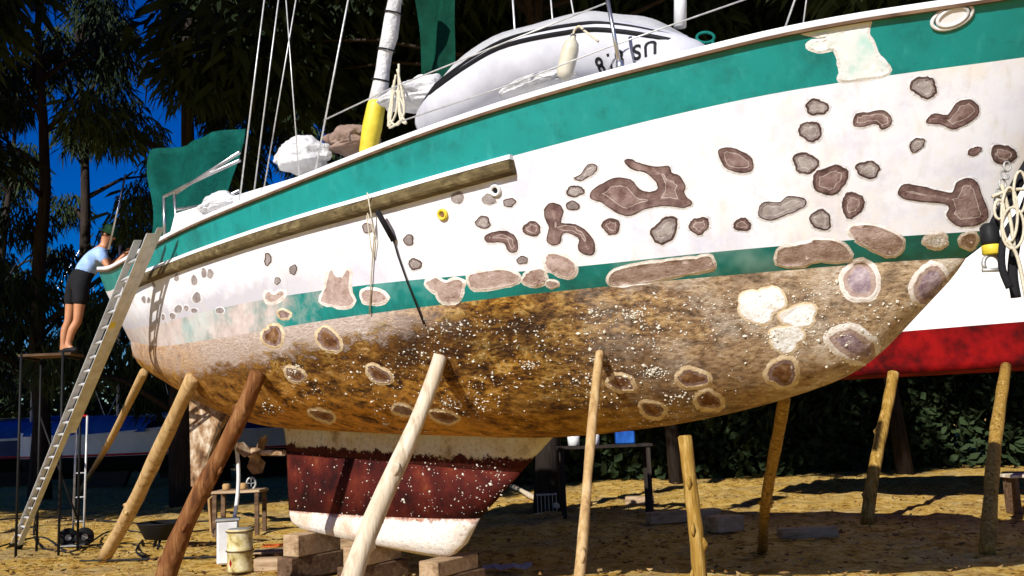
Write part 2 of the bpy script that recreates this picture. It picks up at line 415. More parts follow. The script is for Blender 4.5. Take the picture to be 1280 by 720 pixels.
# ------------------------------------------------------------------ the sailboat hull
YAW = 0.884; TX, TY = 3.906, 5.711; WLZ = CAM_H + 0.937
AX = Vector((-math.sin(YAW), math.cos(YAW), 0)); ST = Vector((-math.cos(YAW), -math.sin(YAW), 0))
def B(s, y, z):
    p = Vector((TX, TY, WLZ)) + AX * s + ST * y; p.z += z; return p
def boat_ray(px, py, y0=0.0):
    """point of the viewing ray on the boat's lengthwise plane y = y0, as (s, z)"""
    d = ray(px, py); o = CAM - B(0, y0, 0)
    t = -o.dot(ST) / d.dot(ST)
    q = o + d * t
    return q.dot(AX), q.z
def curve(pts):
    xs_ = np.array([p[0] for p in pts][::-1], float); ys_ = np.array([p[1] for p in pts][::-1], float)
    def f(x):
        if x > xs_[-1]: return ys_[-1] + (x - xs_[-1]) * (ys_[-1] - ys_[-2]) / (xs_[-1] - xs_[-2])
        if x < xs_[0]: return ys_[0]
        return float(np.interp(x, xs_, ys_))
    return f
def solve_z(s, y, f, lo=-2.0, hi=3.2):
    for _ in range(46):
        mid = (lo + hi) / 2
        px, py = project(B(s, y, mid))
        if py > f(px): lo = mid
        else: hi = mid
    return (lo + hi) / 2
C_SHEER = curve([(1400, -28), (1280, -8), (1207, 4), (1080, 22), (960, 44), (860, 71), (780, 89), (650, 126), (560, 155), (483, 183), (432, 204), (395, 218), (300, 256), (235, 283), (187, 309), (160, 324), (147, 331), (138, 337)])
C_TEAL = curve([(1400, 54), (1280, 72), (1120, 93), (960, 117), (800, 153), (660, 190), (560, 217), (480, 241), (400, 263), (320, 288), (240, 316), (173, 343), (150, 356), (139, 364)])
C_BOOT = curve([(1400, 271), (1225, 289), (1100, 297), (900, 314), (700, 336), (533, 348), (440, 358), (353, 370), (280, 384), (190, 407), (150, 413), (143, 412)])
C_WL = curve([(1400, 306), (1207, 322), (1100, 328), (900, 345), (760, 358), (640, 370), (560, 380), (440, 395), (353, 409), (280, 422), (200, 434), (158, 426), (146, 420)])
C_KEEL = curve([(1300, 180), (1207, 322), (1190, 346), (1135, 402), (1100, 440), (1060, 471), (1000, 492), (940, 510), (850, 530), (770, 541), (690, 548), (520, 543), (355, 535), (300, 515), (240, 487), (190, 465), (165, 444), (150, 426), (146, 420)])

NU = 96
us = [0.5 - 0.5 * math.cos(PI * i / (NU - 1)) for i in range(NU)]
def smooth_list(a, k=3, w=3):
    a = list(a)
    for _ in range(k):
        b_ = a[:]
        for i in range(1, len(a) - 1): b_[i] = (a[i - 1] + 2 * a[i] + a[i + 1]) / 4
        a = b_
    return a
def hb_deck(u): return 1.88 * max(1e-6, math.sin(PI * min(max(u, 0), 1) ** 0.85)) ** (0.72 - 0.12 * u)
def hb_wl(u): return 1.62 * max(1e-6, math.sin(PI * min(max(u, 0), 1) ** 0.92)) ** 0.85
def row_sy(v):
    s0 = 1.15 - 1.10 * v ** 0.9; s1 = 11.66 + 0.50 * v
    S = [s0 + (s1 - s0) * u for u in us]
    Yv = [hb_wl(u) + (hb_deck(u) - hb_wl(u)) * (v ** 0.85) for u in us]
    Yv[0] = 0.012; Yv[-1] = 0.012
    return S, Yv
def img_row(v, f):
    S, Yv = row_sy(v)
    Z = smooth_list([solve_z(s, y, f) for s, y in zip(S, Yv)], 6)
    return np.array(S), np.array(Yv), np.array(Z)
R_sheer = img_row(1.0, C_SHEER); R_teal = img_row(0.74, C_TEAL); R_boot = img_row(0.17, C_BOOT); R_wl = img_row(0.0, C_WL)
def blend_rows(a, va, b_, vb, k):
    out = [a]
    for i in range(1, k):
        t = i / k; v = va + (vb - va) * t
        S, Yv = row_sy(v)
        out.append((np.array(S), np.array(Yv), a[2] * (1 - t) + b_[2] * t))
    out.append(b_); return out
rows_teal = blend_rows(R_sheer, 1.0, R_teal, 0.74, 4)
rows_top = blend_rows(R_teal, 0.74, R_boot, 0.17, 8)
rows_boot = blend_rows(R_boot, 0.17, R_wl, 0.0, 3)
NK = 18
zc = [solve_z(s, 0, C_KEEL, -2.2, 1.5) for s in R_wl[0]]
zc = smooth_list(zc, 3); zc[0] = R_wl[2][0]; zc[-1] = R_wl[2][-1]
zc = [min(a, b_) for a, b_ in zip(zc, R_wl[2])]
rows_bot = []
for k in range(NK + 1):
    th = PI / 2 * k / NK
    yy = np.array(R_wl[1]) * (max(0.0, math.cos(th)) ** 0.92); yy = np.maximum(yy, 0.0)
    zz = np.array(R_wl[2]) + (np.array(zc) - np.array(R_wl[2])) * (math.sin(th) ** 1.35)
    rows_bot.append((np.array(R_wl[0]), yy, zz))
def surf(rows, close_end=False):
    bm = new(); su = bm.verts.layers.float.new('su'); tv = bm.verts.layers.float.new('tv')
    for side in (1, -1):
        V = []
        for i, (S, Yv, Z) in enumerate(rows):
            rw = []
            for j in range(NU):
                v = bm.verts.new(B(S[j], side * Yv[j], Z[j])); v[su] = us[j]; v[tv] = i / (len(rows) - 1); rw.append(v)
            V.append(rw)
        for i in range(len(rows) - 1):
            for j in range(NU - 1):
                q = (V[i][j], V[i][j + 1], V[i + 1][j + 1], V[i + 1][j])
                bm.faces.new(q if side > 0 else q[::-1])
        ends = V
        if side == 1: first = V
        else:
            for i in range(len(rows) - 1):      # close stem and stern strips
                bm.faces.new((first[i][0], first[i + 1][0], V[i + 1][0], V[i][0]))
                bm.faces.new((first[i][-1], V[i][-1], V[i + 1][-1], first[i + 1][-1]))
    bmesh.ops.remove_doubles(bm, verts=bm.verts, dist=0.0005)
    return bm

BASE = B(6.9, 0, 0); BASE.z = 0.3
boat = thing('sailboat', BASE, 'white sailboat with teal bands, blistered hull and fouled brown bottom, propped on timbers', 'sailboat')
hull_bm = surf(rows_teal + rows_top[1:] + rows_boot[1:] + rows_bot[1:])
HULL = BVHTree.FromBMesh(hull_bm); hull_bm.free()
band = obj('sheer_band', surf(rows_teal), M['teal'], boat, True)
topsides = obj('topsides', surf(rows_top), M['topside'], boat, True)
boot = obj('boot_stripe', surf(rows_boot), M['teal_boot'], boat, True)
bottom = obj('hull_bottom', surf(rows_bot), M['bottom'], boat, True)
def hit(px, py):
    d = ray(px, py); r = HULL.ray_cast(CAM, d)
    if r[0] is None: return None, None
    nrm = r[1]
    if nrm.dot(d) > 0: nrm = -nrm
    return r[0], nrm

# deck, toe rail, rub rail, coachroof
bm = new()
L_ = [bm.verts.new(B(R_sheer[0][j], max(R_sheer[1][j] - 0.07, .002), R_sheer[2][j] - 0.05)) for j in range(NU)]
Rr = [bm.verts.new(B(R_sheer[0][j], -max(R_sheer[1][j] - 0.07, .002), R_sheer[2][j] - 0.05)) for j in range(NU)]
for j in range(NU - 1): bm.faces.new((L_[j], Rr[j], Rr[j + 1], L_[j + 1]))
obj('deck', bm, M['white'], boat)
def strip(rowS, rowY, rowZ, j0, j1, prof, sides=(1,), taper=None):
    """sweep a (dy, dz) profile along a hull row"""
    bm = new()
    for sd in sides:
        prev = None
        for j in range(j0, j1 + 1):
            k = taper(j) if taper else 1.0
            ring = [bm.verts.new(B(rowS[j], sd * (max(rowY[j], 0.0) + dy), rowZ[j] + dz * k)) for dy, dz in prof]
            if prev:
                m_ = len(ring)
                for q in range(m_): bm.faces.new((prev[q], prev[(q + 1) % m_], ring[(q + 1) % m_], ring[q]))
            else: bm.faces.new(ring)
            prev = ring
        bm.faces.new(prev[::-1])
    bmesh.ops.recalc_face_normals(bm, faces=bm.faces)
    return bm
obj('toe_rail', strip(*R_sheer, 0, NU - 1, [(-.06, -.004), (.012, -.004), (.018, .012), (.012, .036), (-.05, .036)], (1, -1)), M['white'], boat)
obj('rail_bead', strip(*R_sheer, 0, NU - 1, [(.002, -.028), (.022, -.028), (.022, -.007), (.002, -.007)], (1, -1)), M['plank_dark'], boat)
def j_at_px(row, px):
    return min(range(NU), key=lambda j: abs(project(B(row[0][j], row[1][j], row[2][j]))[0] - px))
jr0 = j_at_px(R_teal, 652); jr1 = j_at_px(R_teal, 160)
rub = obj('rub_rail', strip(*R_teal, jr0, jr1, [(-.03, -.030), (.040, -.034), (.048, -.055), (.046, -.10), (.034, -.118), (-.03, -.128)]), M['rail_wood'], boat)
obj('rail_cap', strip(*R_teal, jr0, jr1, [(-.03, .010), (.040, .004), (.044, -.030), (-.03, -.028)]), M['white'], rub)
def local_box(s0, s1, y0, y1, z0, z1, inset=0.1):
    bm = new()
    P = [B(s0, y0, z0), B(s1, y0, z0), B(s1, y1, z0), B(s0, y1, z0), B(s0 + inset * 2, y0 + inset, z1), B(s1 - inset, y0 + inset, z1), B(s1 - inset, y1 - inset, z1), B(s0 + inset * 2, y1 - inset, z1)]
    vs = [bm.verts.new(p) for p in P]
    for f in ((0, 1, 2, 3), (4, 5, 6, 7), (0, 1, 5, 4), (1, 2, 6, 5), (2, 3, 7, 6), (3, 0, 4, 7)): bm.faces.new([vs[i] for i in f])
    bmesh.ops.recalc_face_normals(bm, faces=bm.faces)
    return bm
obj('coachroof', local_box(5.3, 9.2, -1.05, 1.05, 0.95, 1.55), M['white'], boat)

# keel, skeg, rudder
def foil_rows(levels, nseg=14):
    """levels: (s_front, z_front, s_back, z_back, half thickness)"""
    rows = []
    for sf, zf, sb, zb, t in levels:
        r = []
        for k in range(2 * nseg):
            a = k / (2 * nseg) * 2 * PI
            x = 0.5 - 0.5 * math.cos(a)
            th = t * (2.6 * math.sqrt(max(x, 0)) * (1 - x) ** 0.9 + 0.0)
            r.append((sf + (sb - sf) * x, th * (1 if a <= PI else -1), zf + (zb - zf) * x))
        rows.append(r)
    return rows
def loft(rows, cap=True):
    bm = new(); tvl = bm.verts.layers.float.new('tv'); V = [[bm.verts.new(B(*p)) for p in r] for r in rows]
    for i, r in enumerate(V):
        for v in r: v[tvl] = i / max(1, len(V) - 1)
    for a, b_ in zip(V, V[1:]):
        m_ = len(a)
        for q in range(m_): bm.faces.new((a[q], a[(q + 1) % m_], b_[(q + 1) % m_], b_[q]))
    if cap: bm.faces.new(V[0]); bm.faces.new(V[-1][::-1])
    bmesh.ops.recalc_face_normals(bm, faces=bm.faces)
    return bm
def lv(fpx, bpx, t):
    sf, zf = boat_ray(*fpx); sb, zb = boat_ray(*bpx); return (sf, zf, sb, zb, t)
K = [lv((712, 530), (352, 522), .21), lv((690, 548), (355, 538), .20), lv((668, 572), (357, 553), .19), lv((652, 590), (358, 563), .185), lv((624, 622), (359, 603), .18), lv((600, 648), (361, 638), .175),
     lv((592, 662), (361, 644), .19), lv((583, 680), (364, 652), .19), lv((570, 692), (374, 660), .15), lv((556, 698), (390, 664), .05)]
keel = obj('keel', loft(foil_rows(K[3:6])), M['keel_red'], boat, True)
obj('keel_putty_band', loft(foil_rows(K[0:4])), M['keel_cream'], keel, True)
obj('keel_shoe', loft(foil_rows(K[5:10])), M['keel_white'], keel, True)
KEEL = BVHTree.FromBMesh(loft(foil_rows(K)))
def plate(pxs, y0, t, name, mat, parent):
    bm = new()
    lo = [B(boat_ray(*p, 0)[0], -t, boat_ray(*p, 0)[1]) for p in pxs]
    prism(bm, lo, ST * (2 * t)); 
    bmesh.ops.bevel(bm, geom=[e for e in bm.edges if len(e.link_faces) == 2 and e.calc_face_angle(0) > 1.0], offset=t * .5, segments=2, affect='EDGES')
    return obj(name, bm, mat, parent)
sk = plate([(240, 480), (296, 505), (284, 522), (272, 540), (266, 566), (262, 590), (252, 612), (243, 611)], 0, .07, 'skeg', M['rust'], boat)
bm = new()
pp = [B(*boat_ray(x, y, 0)[:1], 0, boat_ray(x, y, 0)[1]) for x, y in ((355, 566), (318, 566))]
tube(bm, pp, .035, 10); obj('propeller_shaft', bm, M['rust'], boat)
bm = new()
hubp = pp[1]; lathe(bm, [(.02, -.12), (.06, -.06), (.06, .06), (.02, .12)], hubp, 12, AX)
for k in range(3):
    a = 2 * PI * k / 3 + .3
    rd = ST * math.cos(a) + Vector((0, 0, 1)) * math.sin(a); tg = AX.cross(rd)
    P = [hubp + rd * .04 + tg * .04 + AX * .03, hubp + rd * .14 + tg * .09 + AX * .05, hubp + rd * .24 + tg * .05 + AX * .03, hubp + rd * .25 - tg * .04 - AX * .02, hubp + rd * .14 - tg * .09 - AX * .05, hubp + rd * .04 - tg * .03 - AX * .03]
    prism(bm, P, AX * .012)
obj('propeller', bm, M['rust'], boat)

# ------------------------------------------------------------------ blisters: ground-out patches on the hull skin
def in_poly(p, poly):
    x, y = p; c = False; n_ = len(poly); j = n_ - 1
    for i in range(n_):
        xi, yi = poly[i]; xj, yj = poly[j]
        if (yi > y) != (yj > y) and x < (xj - xi) * (y - yi) / (yj - yi + 1e-12) + xi: c = not c
        j = i
    return c
def inset(poly, d):
    n_ = len(poly); area = sum(poly[i][0] * poly[(i + 1) % n_][1] - poly[(i + 1) % n_][0] * poly[i][1] for i in range(n_))
    sg = 1 if area > 0 else -1; out = []
    for i in range(n_):
        a = Vector(poly[i - 1]); b_ = Vector(poly[i]); c = Vector(poly[(i + 1) % n_])
        t = (c - a).normalized(); nn = Vector((-t.y, t.x)) * sg
        out.append(tuple(b_ + nn * d))
    return out
def patch(poly, mats, name='blister', parent=None, rim=None, h=(0.002, 0.0045, 0.0035), step=None, label=None, halo=None):
    """mats: halo, rim, core, inner core; outlines are given as seen and laid on the hull skin"""
    size = max(max(p[0] for p in poly) - min(p[0] for p in poly), max(p[1] for p in poly) - min(p[1] for p in poly))
    minor = min(max(p[0] for p in poly) - min(p[0] for p in poly), max(p[1] for p in poly) - min(p[1] for p in poly))
    rq = random.Random(int(poly[0][0] * 37 + poly[0][1] * 91))
    rim = rim if rim is not None else max(0.9, min(3.0, size * 0.09))
    halo = halo if halo is not None else min(2.6, size * .10)
    jit = min(.5, size * .02)
    J = lambda P_, k=1.0: [(x + rq.uniform(-jit, jit) * k, y + rq.uniform(-jit, jit) * k) for x, y in P_]
    poly = J(poly)
    loops = [J(inset(poly, -halo), 1.6), poly, inset(poly, rim * 0.45), J(inset(poly, rim), 1.3)]
    if minor > 15: loops.append(J(inset(poly, rim + minor * .12), 2.5)); loops.append(inset(loops[-1], .9))
    n_ = len(poly)
    pts = [Vector(p) for P_ in loops for p in P_]
    edges = [(k * n_ + i, k * n_ + (i + 1) % n_) for k in range(len(loops)) for i in range(n_)]
    cls = [k for k in range(len(loops)) for _ in range(n_)]
    cls = [min(k, 4) for k in cls]
    st_ = step or max(2.6, size / 15)
    x0 = min(p[0] for p in poly); y0 = min(p[1] for p in poly)
    core = inset(poly, rim + st_ * .35)
    yy = y0
    while yy < max(p[1] for p in poly):
        xx = x0
        while xx < max(p[0] for p in poly):
            q = (xx + rq.uniform(-.3, .3) * st_, yy + rq.uniform(-.3, .3) * st_)
            if in_poly(q, core): pts.append(Vector(q)); cls.append(5)
            xx += st_
        yy += st_
    vs, es, fs, ov, oe, of = delaunay_2d_cdt(pts, edges, [], 0, 1e-4)
    bm = new(); V = []
    H_ = (.0004, h[0], h[1], h[2], h[2] * .8, h[2])
    for i, v in enumerate(vs):
        c = cls[ov[i][0]] if ov[i] else 3
        pos, nrm = hit(v.x, v.y)
        if pos is None: V.append(None); continue
        hh = H_[c] + (rq.uniform(-.0006, .0012) if c == 5 else 0)
        V.append(bm.verts.new(pos + nrm * hh))
    for f in fs:
        if any(V[i] is None for i in f): continue
        c = ((sum(vs[i].x for i in f)) / len(f), (sum(vs[i].y for i in f)) / len(f))
        if not in_poly(c, loops[0]): continue
        try: F = bm.faces.new([V[i] for i in f])
        except ValueError: continue
        F.material_index = 0 if not in_poly(c, poly) else 1 if not in_poly(c, loops[3]) else (4 if len(mats) > 4 and not in_poly(c, loops[5]) else 3) if len(loops) > 4 and in_poly(c, loops[4]) else 2
        F.smooth = True
    bm.normal_update()
    for F in bm.faces:
        if F.normal.dot(CAM - F.calc_center_median()) < 0: F.normal_flip()
    o = obj(name, bm, mats, parent or boat)
    if label: o['label'] = label
    return o
def ell(cx, cy, rx, ry, rot=0, n_=34, j=0.11):
    r_ = random.Random(int(cx * 131 + cy * 17)); a1, a2, a3 = (r_.uniform(0, 6.28) for _ in range(3))
    c, s = math.cos(math.radians(rot)), math.sin(math.radians(rot)); out = []
    for k in range(n_):
        t = 2 * PI * k / n_
        m_ = 1 + j * (.6 * math.sin(2 * t + a1) + .6 * math.sin(3 * t + a2) + .35 * math.sin(5 * t + a3))
        m_ += r_.uniform(-.035, .035); x, y = rx * math.cos(t) * m_, ry * math.sin(t) * m_
        out.append((cx + x * c - y * s, cy + x * s + y * c))
    return out
def sm(poly, k=4): return [(p.x, p.y) for p in catmull([Vector((a, b_)) for a, b_ in poly], k, True)]
M['bl_sand'] = bl('sanded_gelcoat', (.56, .54, .54), (.70, .69, .69), (.80, .79, .78))
M['bl_brown2'] = bl('blister_laminate', (.13, .075, .06), (.235, .155, .14), (.36, .27, .24))
M['bl_grey2'] = bl('blister_grey_laminate', (.24, .20, .18), (.34, .30, .28), (.44, .40, .37))
M['bl_line'] = bl('laminate_edge_line', (.30, .24, .21), (.46, .39, .35), (.58, .52, .47))
GREY = [M['bl_sand'], M['bl_edge'], M['bl_grey'], M['bl_grey2'], M['bl_line']]; BROWN = [M['bl_sand'], M['bl_edge'], M['bl_brown'], M['bl_brown2'], M['bl_line']]
PINK = [M['bl_rim'], M['bl_rim'], M['bl_pink'], M['bl_pink']]; RING = [M['bl_cream'], M['bl_cream'], M['bl_brown2'], M['bl_core']]
VIOL = [M['bl_rim'], M['bl_rim'], M['bl_pink'], M['bl_violet']]; WHT = [M['bl_cream'], M['bl_rim'], M['bl_white'], M['bl_white']]; SOFT = [M['bl_sand'], M['bl_grey'], M['bl_grey'], M['bl_grey2']]
THIN = [M['bl_cream'], M['bl_cream'], M['bottom'], M['bl_core']]
for a in [(1021, 134, 14, 11), (1013, 164, 15, 13, 40), (1007, 204, 16, 14), (1085, 212, 16, 11), (1155, 109, 18, 13, 10), (1146, 181, 11, 8, -30), (831, 288, 15, 19, 35),
          (719, 239, 11, 8), (716, 257, 9, 6), (637, 253, 8, 6), (604, 278, 9, 9), (511, 300, 7, 7), (519, 330, 9, 7), (460, 285, 7, 7, 20), (335, 324, 5, 8), (367, 337, 5, 6.5), (347, 351, 4, 5),
          (653, 325, 7, 5.5), (1026, 275, 14, 13)]:
    patch(ell(*a), GREY)
for a in [(611, 249, 9, 6.5), (572, 247, 8, 8), (192, 356, 2.2, 3.4), (221, 347, 3, 4.5), (243, 350, 4, 6), (255, 341, 3.6, 6), (263, 342, 3.8, 6.5), (246, 372, 5.5, 6.5), (180, 374, 2.6, 4.5), (186, 375, 2, 4), (223, 386, 5, 5),
          (233, 385, 3, 4), (216, 395, 4, 4), (204, 396, 2.2, 4), (275, 388, 5, 4), (243, 388, 4, 3)]:
    patch(ell(*a, n_=14), SOFT, rim=.8)
for a in [(1038, 225, 22, 19, -35), (1218, 189, 9, 5.5, -20), (1254, 193, 16, 13), (1066, 256, 15, 16), (874, 282, 13, 11), (928, 281, 12, 8), (764, 283, 11, 11), (665, 286, 12, 9)]:
    patch(ell(*a), BROWN)
for p in [[(1066, 152), (1070, 142), (1085, 140), (1105, 138), (1115, 148), (1112, 158), (1102, 162), (1095, 155), (1080, 158), (1068, 158)],
          [(1158, 150), (1168, 141), (1185, 143), (1195, 128), (1212, 124), (1223, 132), (1222, 145), (1205, 157), (1190, 162), (1175, 156), (1160, 155)],
          [(1122, 240), (1130, 230), (1150, 232), (1175, 238), (1190, 240), (1195, 228), (1210, 222), (1222, 228), (1228, 245), (1235, 262), (1233, 275), (1215, 283), (1195, 282), (1183, 270), (1185, 257), (1165, 253), (1145, 252), (1128, 248)],
          [(897, 190), (905, 184), (920, 186), (938, 195), (942, 206), (938, 215), (920, 215), (905, 208)],
          [(780, 202), (787, 198), (800, 204), (820, 208), (835, 207), (840, 215), (850, 220), (857, 232), (856, 243), (866, 254), (855, 260), (842, 258), (825, 258), (805, 262), (790, 270), (775, 268), (765, 262), (752, 253), (738, 248), (740, 238), (755, 228), (770, 222), (788, 224), (800, 236), (812, 240), (822, 235), (818, 225), (805, 215), (790, 212)],
          [(680, 262), (688, 253), (700, 256), (705, 265), (702, 278), (720, 280), (735, 290), (744, 305), (742, 318), (730, 318), (722, 310), (724, 300), (715, 293), (704, 292), (700, 304), (690, 307), (683, 300), (686, 285), (682, 275)],
          [(606, 295), (615, 290), (630, 288), (642, 293), (648, 305), (646, 315), (636, 315), (630, 304), (618, 303), (608, 302)]]:
    patch(sm(p, 3), BROWN, rim=1.8)
for p in [[(717, 222), (725, 218), (732, 208), (740, 204), (747, 208), (744, 216), (735, 222), (725, 227)],
          [(948, 262), (955, 252), (975, 252), (985, 245), (1005, 247), (1008, 256), (995, 264), (980, 270), (965, 276), (950, 272)]]:
    patch(sm(p, 3), GREY, rim=1.5)
for p in [[(533, 352), (545, 347), (558, 352), (570, 348), (580, 352), (578, 362), (575, 374), (565, 379), (550, 376), (545, 366), (535, 360)],
          [(585, 345), (600, 340), (630, 337), (648, 343), (648, 352), (630, 358), (600, 362), (588, 358)],
          [(681, 325), (685, 317), (697, 317), (715, 325), (720, 335), (715, 347), (700, 345), (690, 340), (682, 335)],
          [(760, 350), (768, 338), (800, 330), (840, 325), (870, 322), (885, 319), (893, 328), (890, 337), (860, 342), (820, 350), (780, 357), (763, 355)],
          [(970, 322), (975, 310), (995, 306), (1010, 302), (1020, 299), (1040, 300), (1055, 305), (1064, 318), (1060, 326), (1040, 327), (1020, 326), (1005, 332), (975, 332)],
          [(1060, 288), (1068, 281), (1090, 281), (1110, 287), (1127, 297), (1130, 306), (1122, 318), (1108, 320), (1090, 312), (1070, 300)],
          [(452, 366), (460, 361), (475, 364), (485, 373), (476, 379), (460, 380), (453, 375)],
          [(331, 367), (337, 364), (343, 367), (352, 363), (357, 367), (350, 375), (340, 379), (332, 376)],
          [(410, 342), (415, 336), (421, 345), (427, 345), (433, 336), (439, 341), (437, 360), (443, 376), (435, 384), (415, 382), (400, 376), (407, 360)]]:
    patch(sm(p, 3), PINK, rim=1.2)
for a in [(669, 347, 15, 11), (690, 355, 8, 5)]: patch(ell(*a), PINK, rim=1.0)
for a in [(1075, 351, 25, 25), (1163, 357, 23, 28, 15)]: patch(ell(*a, j=.06), VIOL, rim=3.5, h=(.0015, .006, .002))
patch(ell(1068, 432, 35, 23, 22), VIOL, rim=5.5, h=(.0015, .007, .002))
patch(ell(1170, 301, 15, 9), [M['bl_rim'], M['bl_rim'], M['bl_white'], M['bl_sand']], rim=3)
patch(ell(1211, 301, 12, 10), PINK, rim=2)
for a in [(983, 423, 22, 15), (951, 381, 27, 22), (999, 395, 20, 15)]: patch(ell(*a, j=.2), WHT, rim=2, label='white filled blister')
for a, r_ in [((978, 466, 22, 18), 3.4), ((866, 473, 21, 13, 8), 3), ((886, 501, 19, 12, 5), 3), ((816, 512, 17, 10, 8), 2.5), ((777, 479, 18, 10, 20), 2.5)]:
    patch(ell(*a), RING, rim=r_, h=(.0015, .006, .0015))
for a in [(474, 468, 18, 9, 25), (369, 468, 14, 8, 22), (411, 425, 17, 13, 40), (341, 420, 14, 13, 50), (403, 519, 18, 6, 15), (555, 521, 18, 7, 15), (505, 513, 16, 6, 15), (355, 393, 8, 6)]:
    patch(ell(*a), RING, rim=1.2, h=(.0015, .005, .0015))
patch(sm([(1000, 38), (1020, 45), (1035, 43), (1032, 49), (1014, 52), (1010, 59), (1022, 64), (1042, 62), (1049, 80), (1050, 93), (1049, 101), (1075, 100), (1112, 92), (1108, 80), (1098, 70), (1092, 55), (1085, 42), (1088, 27), (1075, 25), (1040, 32)], 3),
      [M['bl_white'], M['bl_white'], M['peel'], M['peel']], 'peeled_paint', boat, 2.0, label='white area of peeled paint on the teal band')
# through-hull fittings
def fitting(px, py, r, mats, name, label=None):
    p, nn = hit(px, py); bm = new()
    lathe(bm, [(r, 0), (r, .018), (r * .8, .026), (r * .55, .022), (r * .45, .008)], p, 16, nn)
    o = obj(name, bm, mats[0], boat)
    bm = new(); lathe(bm, [(r * .43, .0085), (r * .40, .013)], p, 12, nn); obj('fitting_hole', bm, mats[1], o)
    if label: o['label'] = label
fitting(554, 268, .045, (M['yellow'], M['bl_core']), 'through_hull_fitting', 'yellow drain plug in the white topsides')
fitting(620, 238, .045, (M['plastic_white'], M['black']), 'through_hull_fitting', 'white drain fitting below the rub rail')
# hawse pipe near the bow
p, nn = hit(1190, 21)
tx = AX - nn * AX.dot(nn); tx.normalize(); ty = nn.cross(tx)
bm = new()
for rr, tt, hh in ((.105, .012, .004), (.078, .012, .012)):
    pts = [p + nn * hh + tx * math.cos(2 * PI * k / 24) * rr * 1.15 + ty * math.sin(2 * PI * k / 24) * rr * .62 for k in range(24)]
    tube(bm, pts, tt, 6, close=True)
hw = obj('hawse_pipe', bm, M['plastic_white'], boat, True)
bm = new()
prism(bm, [p + tx * math.cos(2 * PI * k / 24) * .07 * 1.15 + ty * math.sin(2 * PI * k / 24) * .07 * .62 for k in range(24)], nn * .012)
obj('hawse_cover', bm, M['white'], hw)

# barnacles: far too many to pick apart
bm = new(); r_ = random.Random(3)
def speck(p, nn, r):
    t = nn.orthogonal().normalized(); t.rotate(Matrix.Rotation(r_.uniform(0, 6.28), 3, nn)); b_ = nn.cross(t)
    e = r_.uniform(.28, .9)
    base = [bm.verts.new(p + t * math.cos(a) * r + b_ * math.sin(a) * r * e) for a in (0, 1.57, 3.14, 4.71)]
    tip = [bm.verts.new(v.co * .5 + p * .5 + nn * r * .6) for v in base]
    for k in range(4): bm.faces.new((base[k], base[(k + 1) % 4], tip[(k + 1) % 4], tip[k]))
    bm.faces.new(tip)
cl = [(r_.uniform(330, 1130), r_.uniform(330, 545), r_.uniform(6, 30)) for _ in range(70)] + [(640, 440, 60), (560, 470, 60), (800, 400, 90), (1060, 390, 70), (720, 470, 60), (900, 390, 80), (560, 450, 50)]
cnt = 0
for _ in range(9000):
    if cnt > 2500: break
    if r_.random() < .10: x, y = r_.uniform(430, 1190), r_.uniform(325, 545)
    else:
        cx, cy, rr = r_.choice(cl); x, y = r_.gauss(cx, rr), r_.gauss(cy, rr * .5)
    if y < C_WL(x) + 8 + r_.random() * 25 or y > C_KEEL(x) - 3: continue
    p, nn = hit(x, y)
    if p is None: continue
    speck(p, nn, min(.02, 0.0060 * math.exp(r_.gauss(0, .48)))); cnt += 1
tag(obj('barnacles', bm, M['barnacle'], boat), kind='stuff')
bm = new(); cnt = 0
while cnt < 300:
    x, y = r_.uniform(362, 640), r_.uniform(565, 645)
    if r_.random() > .25 + .75 * (x - 362) / 250: continue
    h_ = KEEL.ray_cast(CAM, ray(x, y))
    if h_[0] is None: continue
    nn = h_[1] if h_[1].dot(ray(x, y)) < 0 else -h_[1]
    speck(h_[0], nn, min(.022, .0065 * math.exp(r_.gauss(0, .5)))); cnt += 1
tag(obj('barnacles', bm, M['barnacle'], keel), kind='stuff')

# ------------------------------------------------------------------ deck gear of the sailboat
def on_plane(px, py, y0):
    s, z = boat_ray(px, py, y0); return B(s, y0, z)
def rail_pt(px, inset_=.06):
    j = j_at_px(R_sheer, px); return B(R_sheer[0][j], R_sheer[1][j] - inset_, R_sheer[2][j] + .05)
def wire_part(pts, rad, name, mat, parent, sag=0):
    bm = new(); tube(bm, pts, rad, 6); return obj(name, bm, mat, parent, True)
def stanchion(px, top):
    b_ = rail_pt(px); s, z = boat_ray(*top, (b_ - B(0, 0, 0)).dot(ST)); t_ = B(s, (b_ - B(0, 0, 0)).dot(ST), z)
    bm = new(); tube(bm, [b_, t_], .014, 8); lathe(bm, [(.03, -.02), (.03, .05), (.016, .06)], b_, 10)
    obj('stanchion', bm, M['steel'], boat, True); return t_
stanchion(757, (757, -14))
def yrow(px, inset_=.06):
    j = j_at_px(R_sheer, px); return R_sheer[1][j] - inset_
wire_part([on_plane(x, y, yrow(x)) for x, y in ((405, 150), (490, 110), (629, 54), (757, 4))], .0055, 'lifeline', M['wire'], boat)
wire_part([on_plane(x, y, yrow(x)) for x, y in ((500, 152), (640, 105), (757, 60), (935, -2))], .0055, 'lifeline', M['wire'], boat)
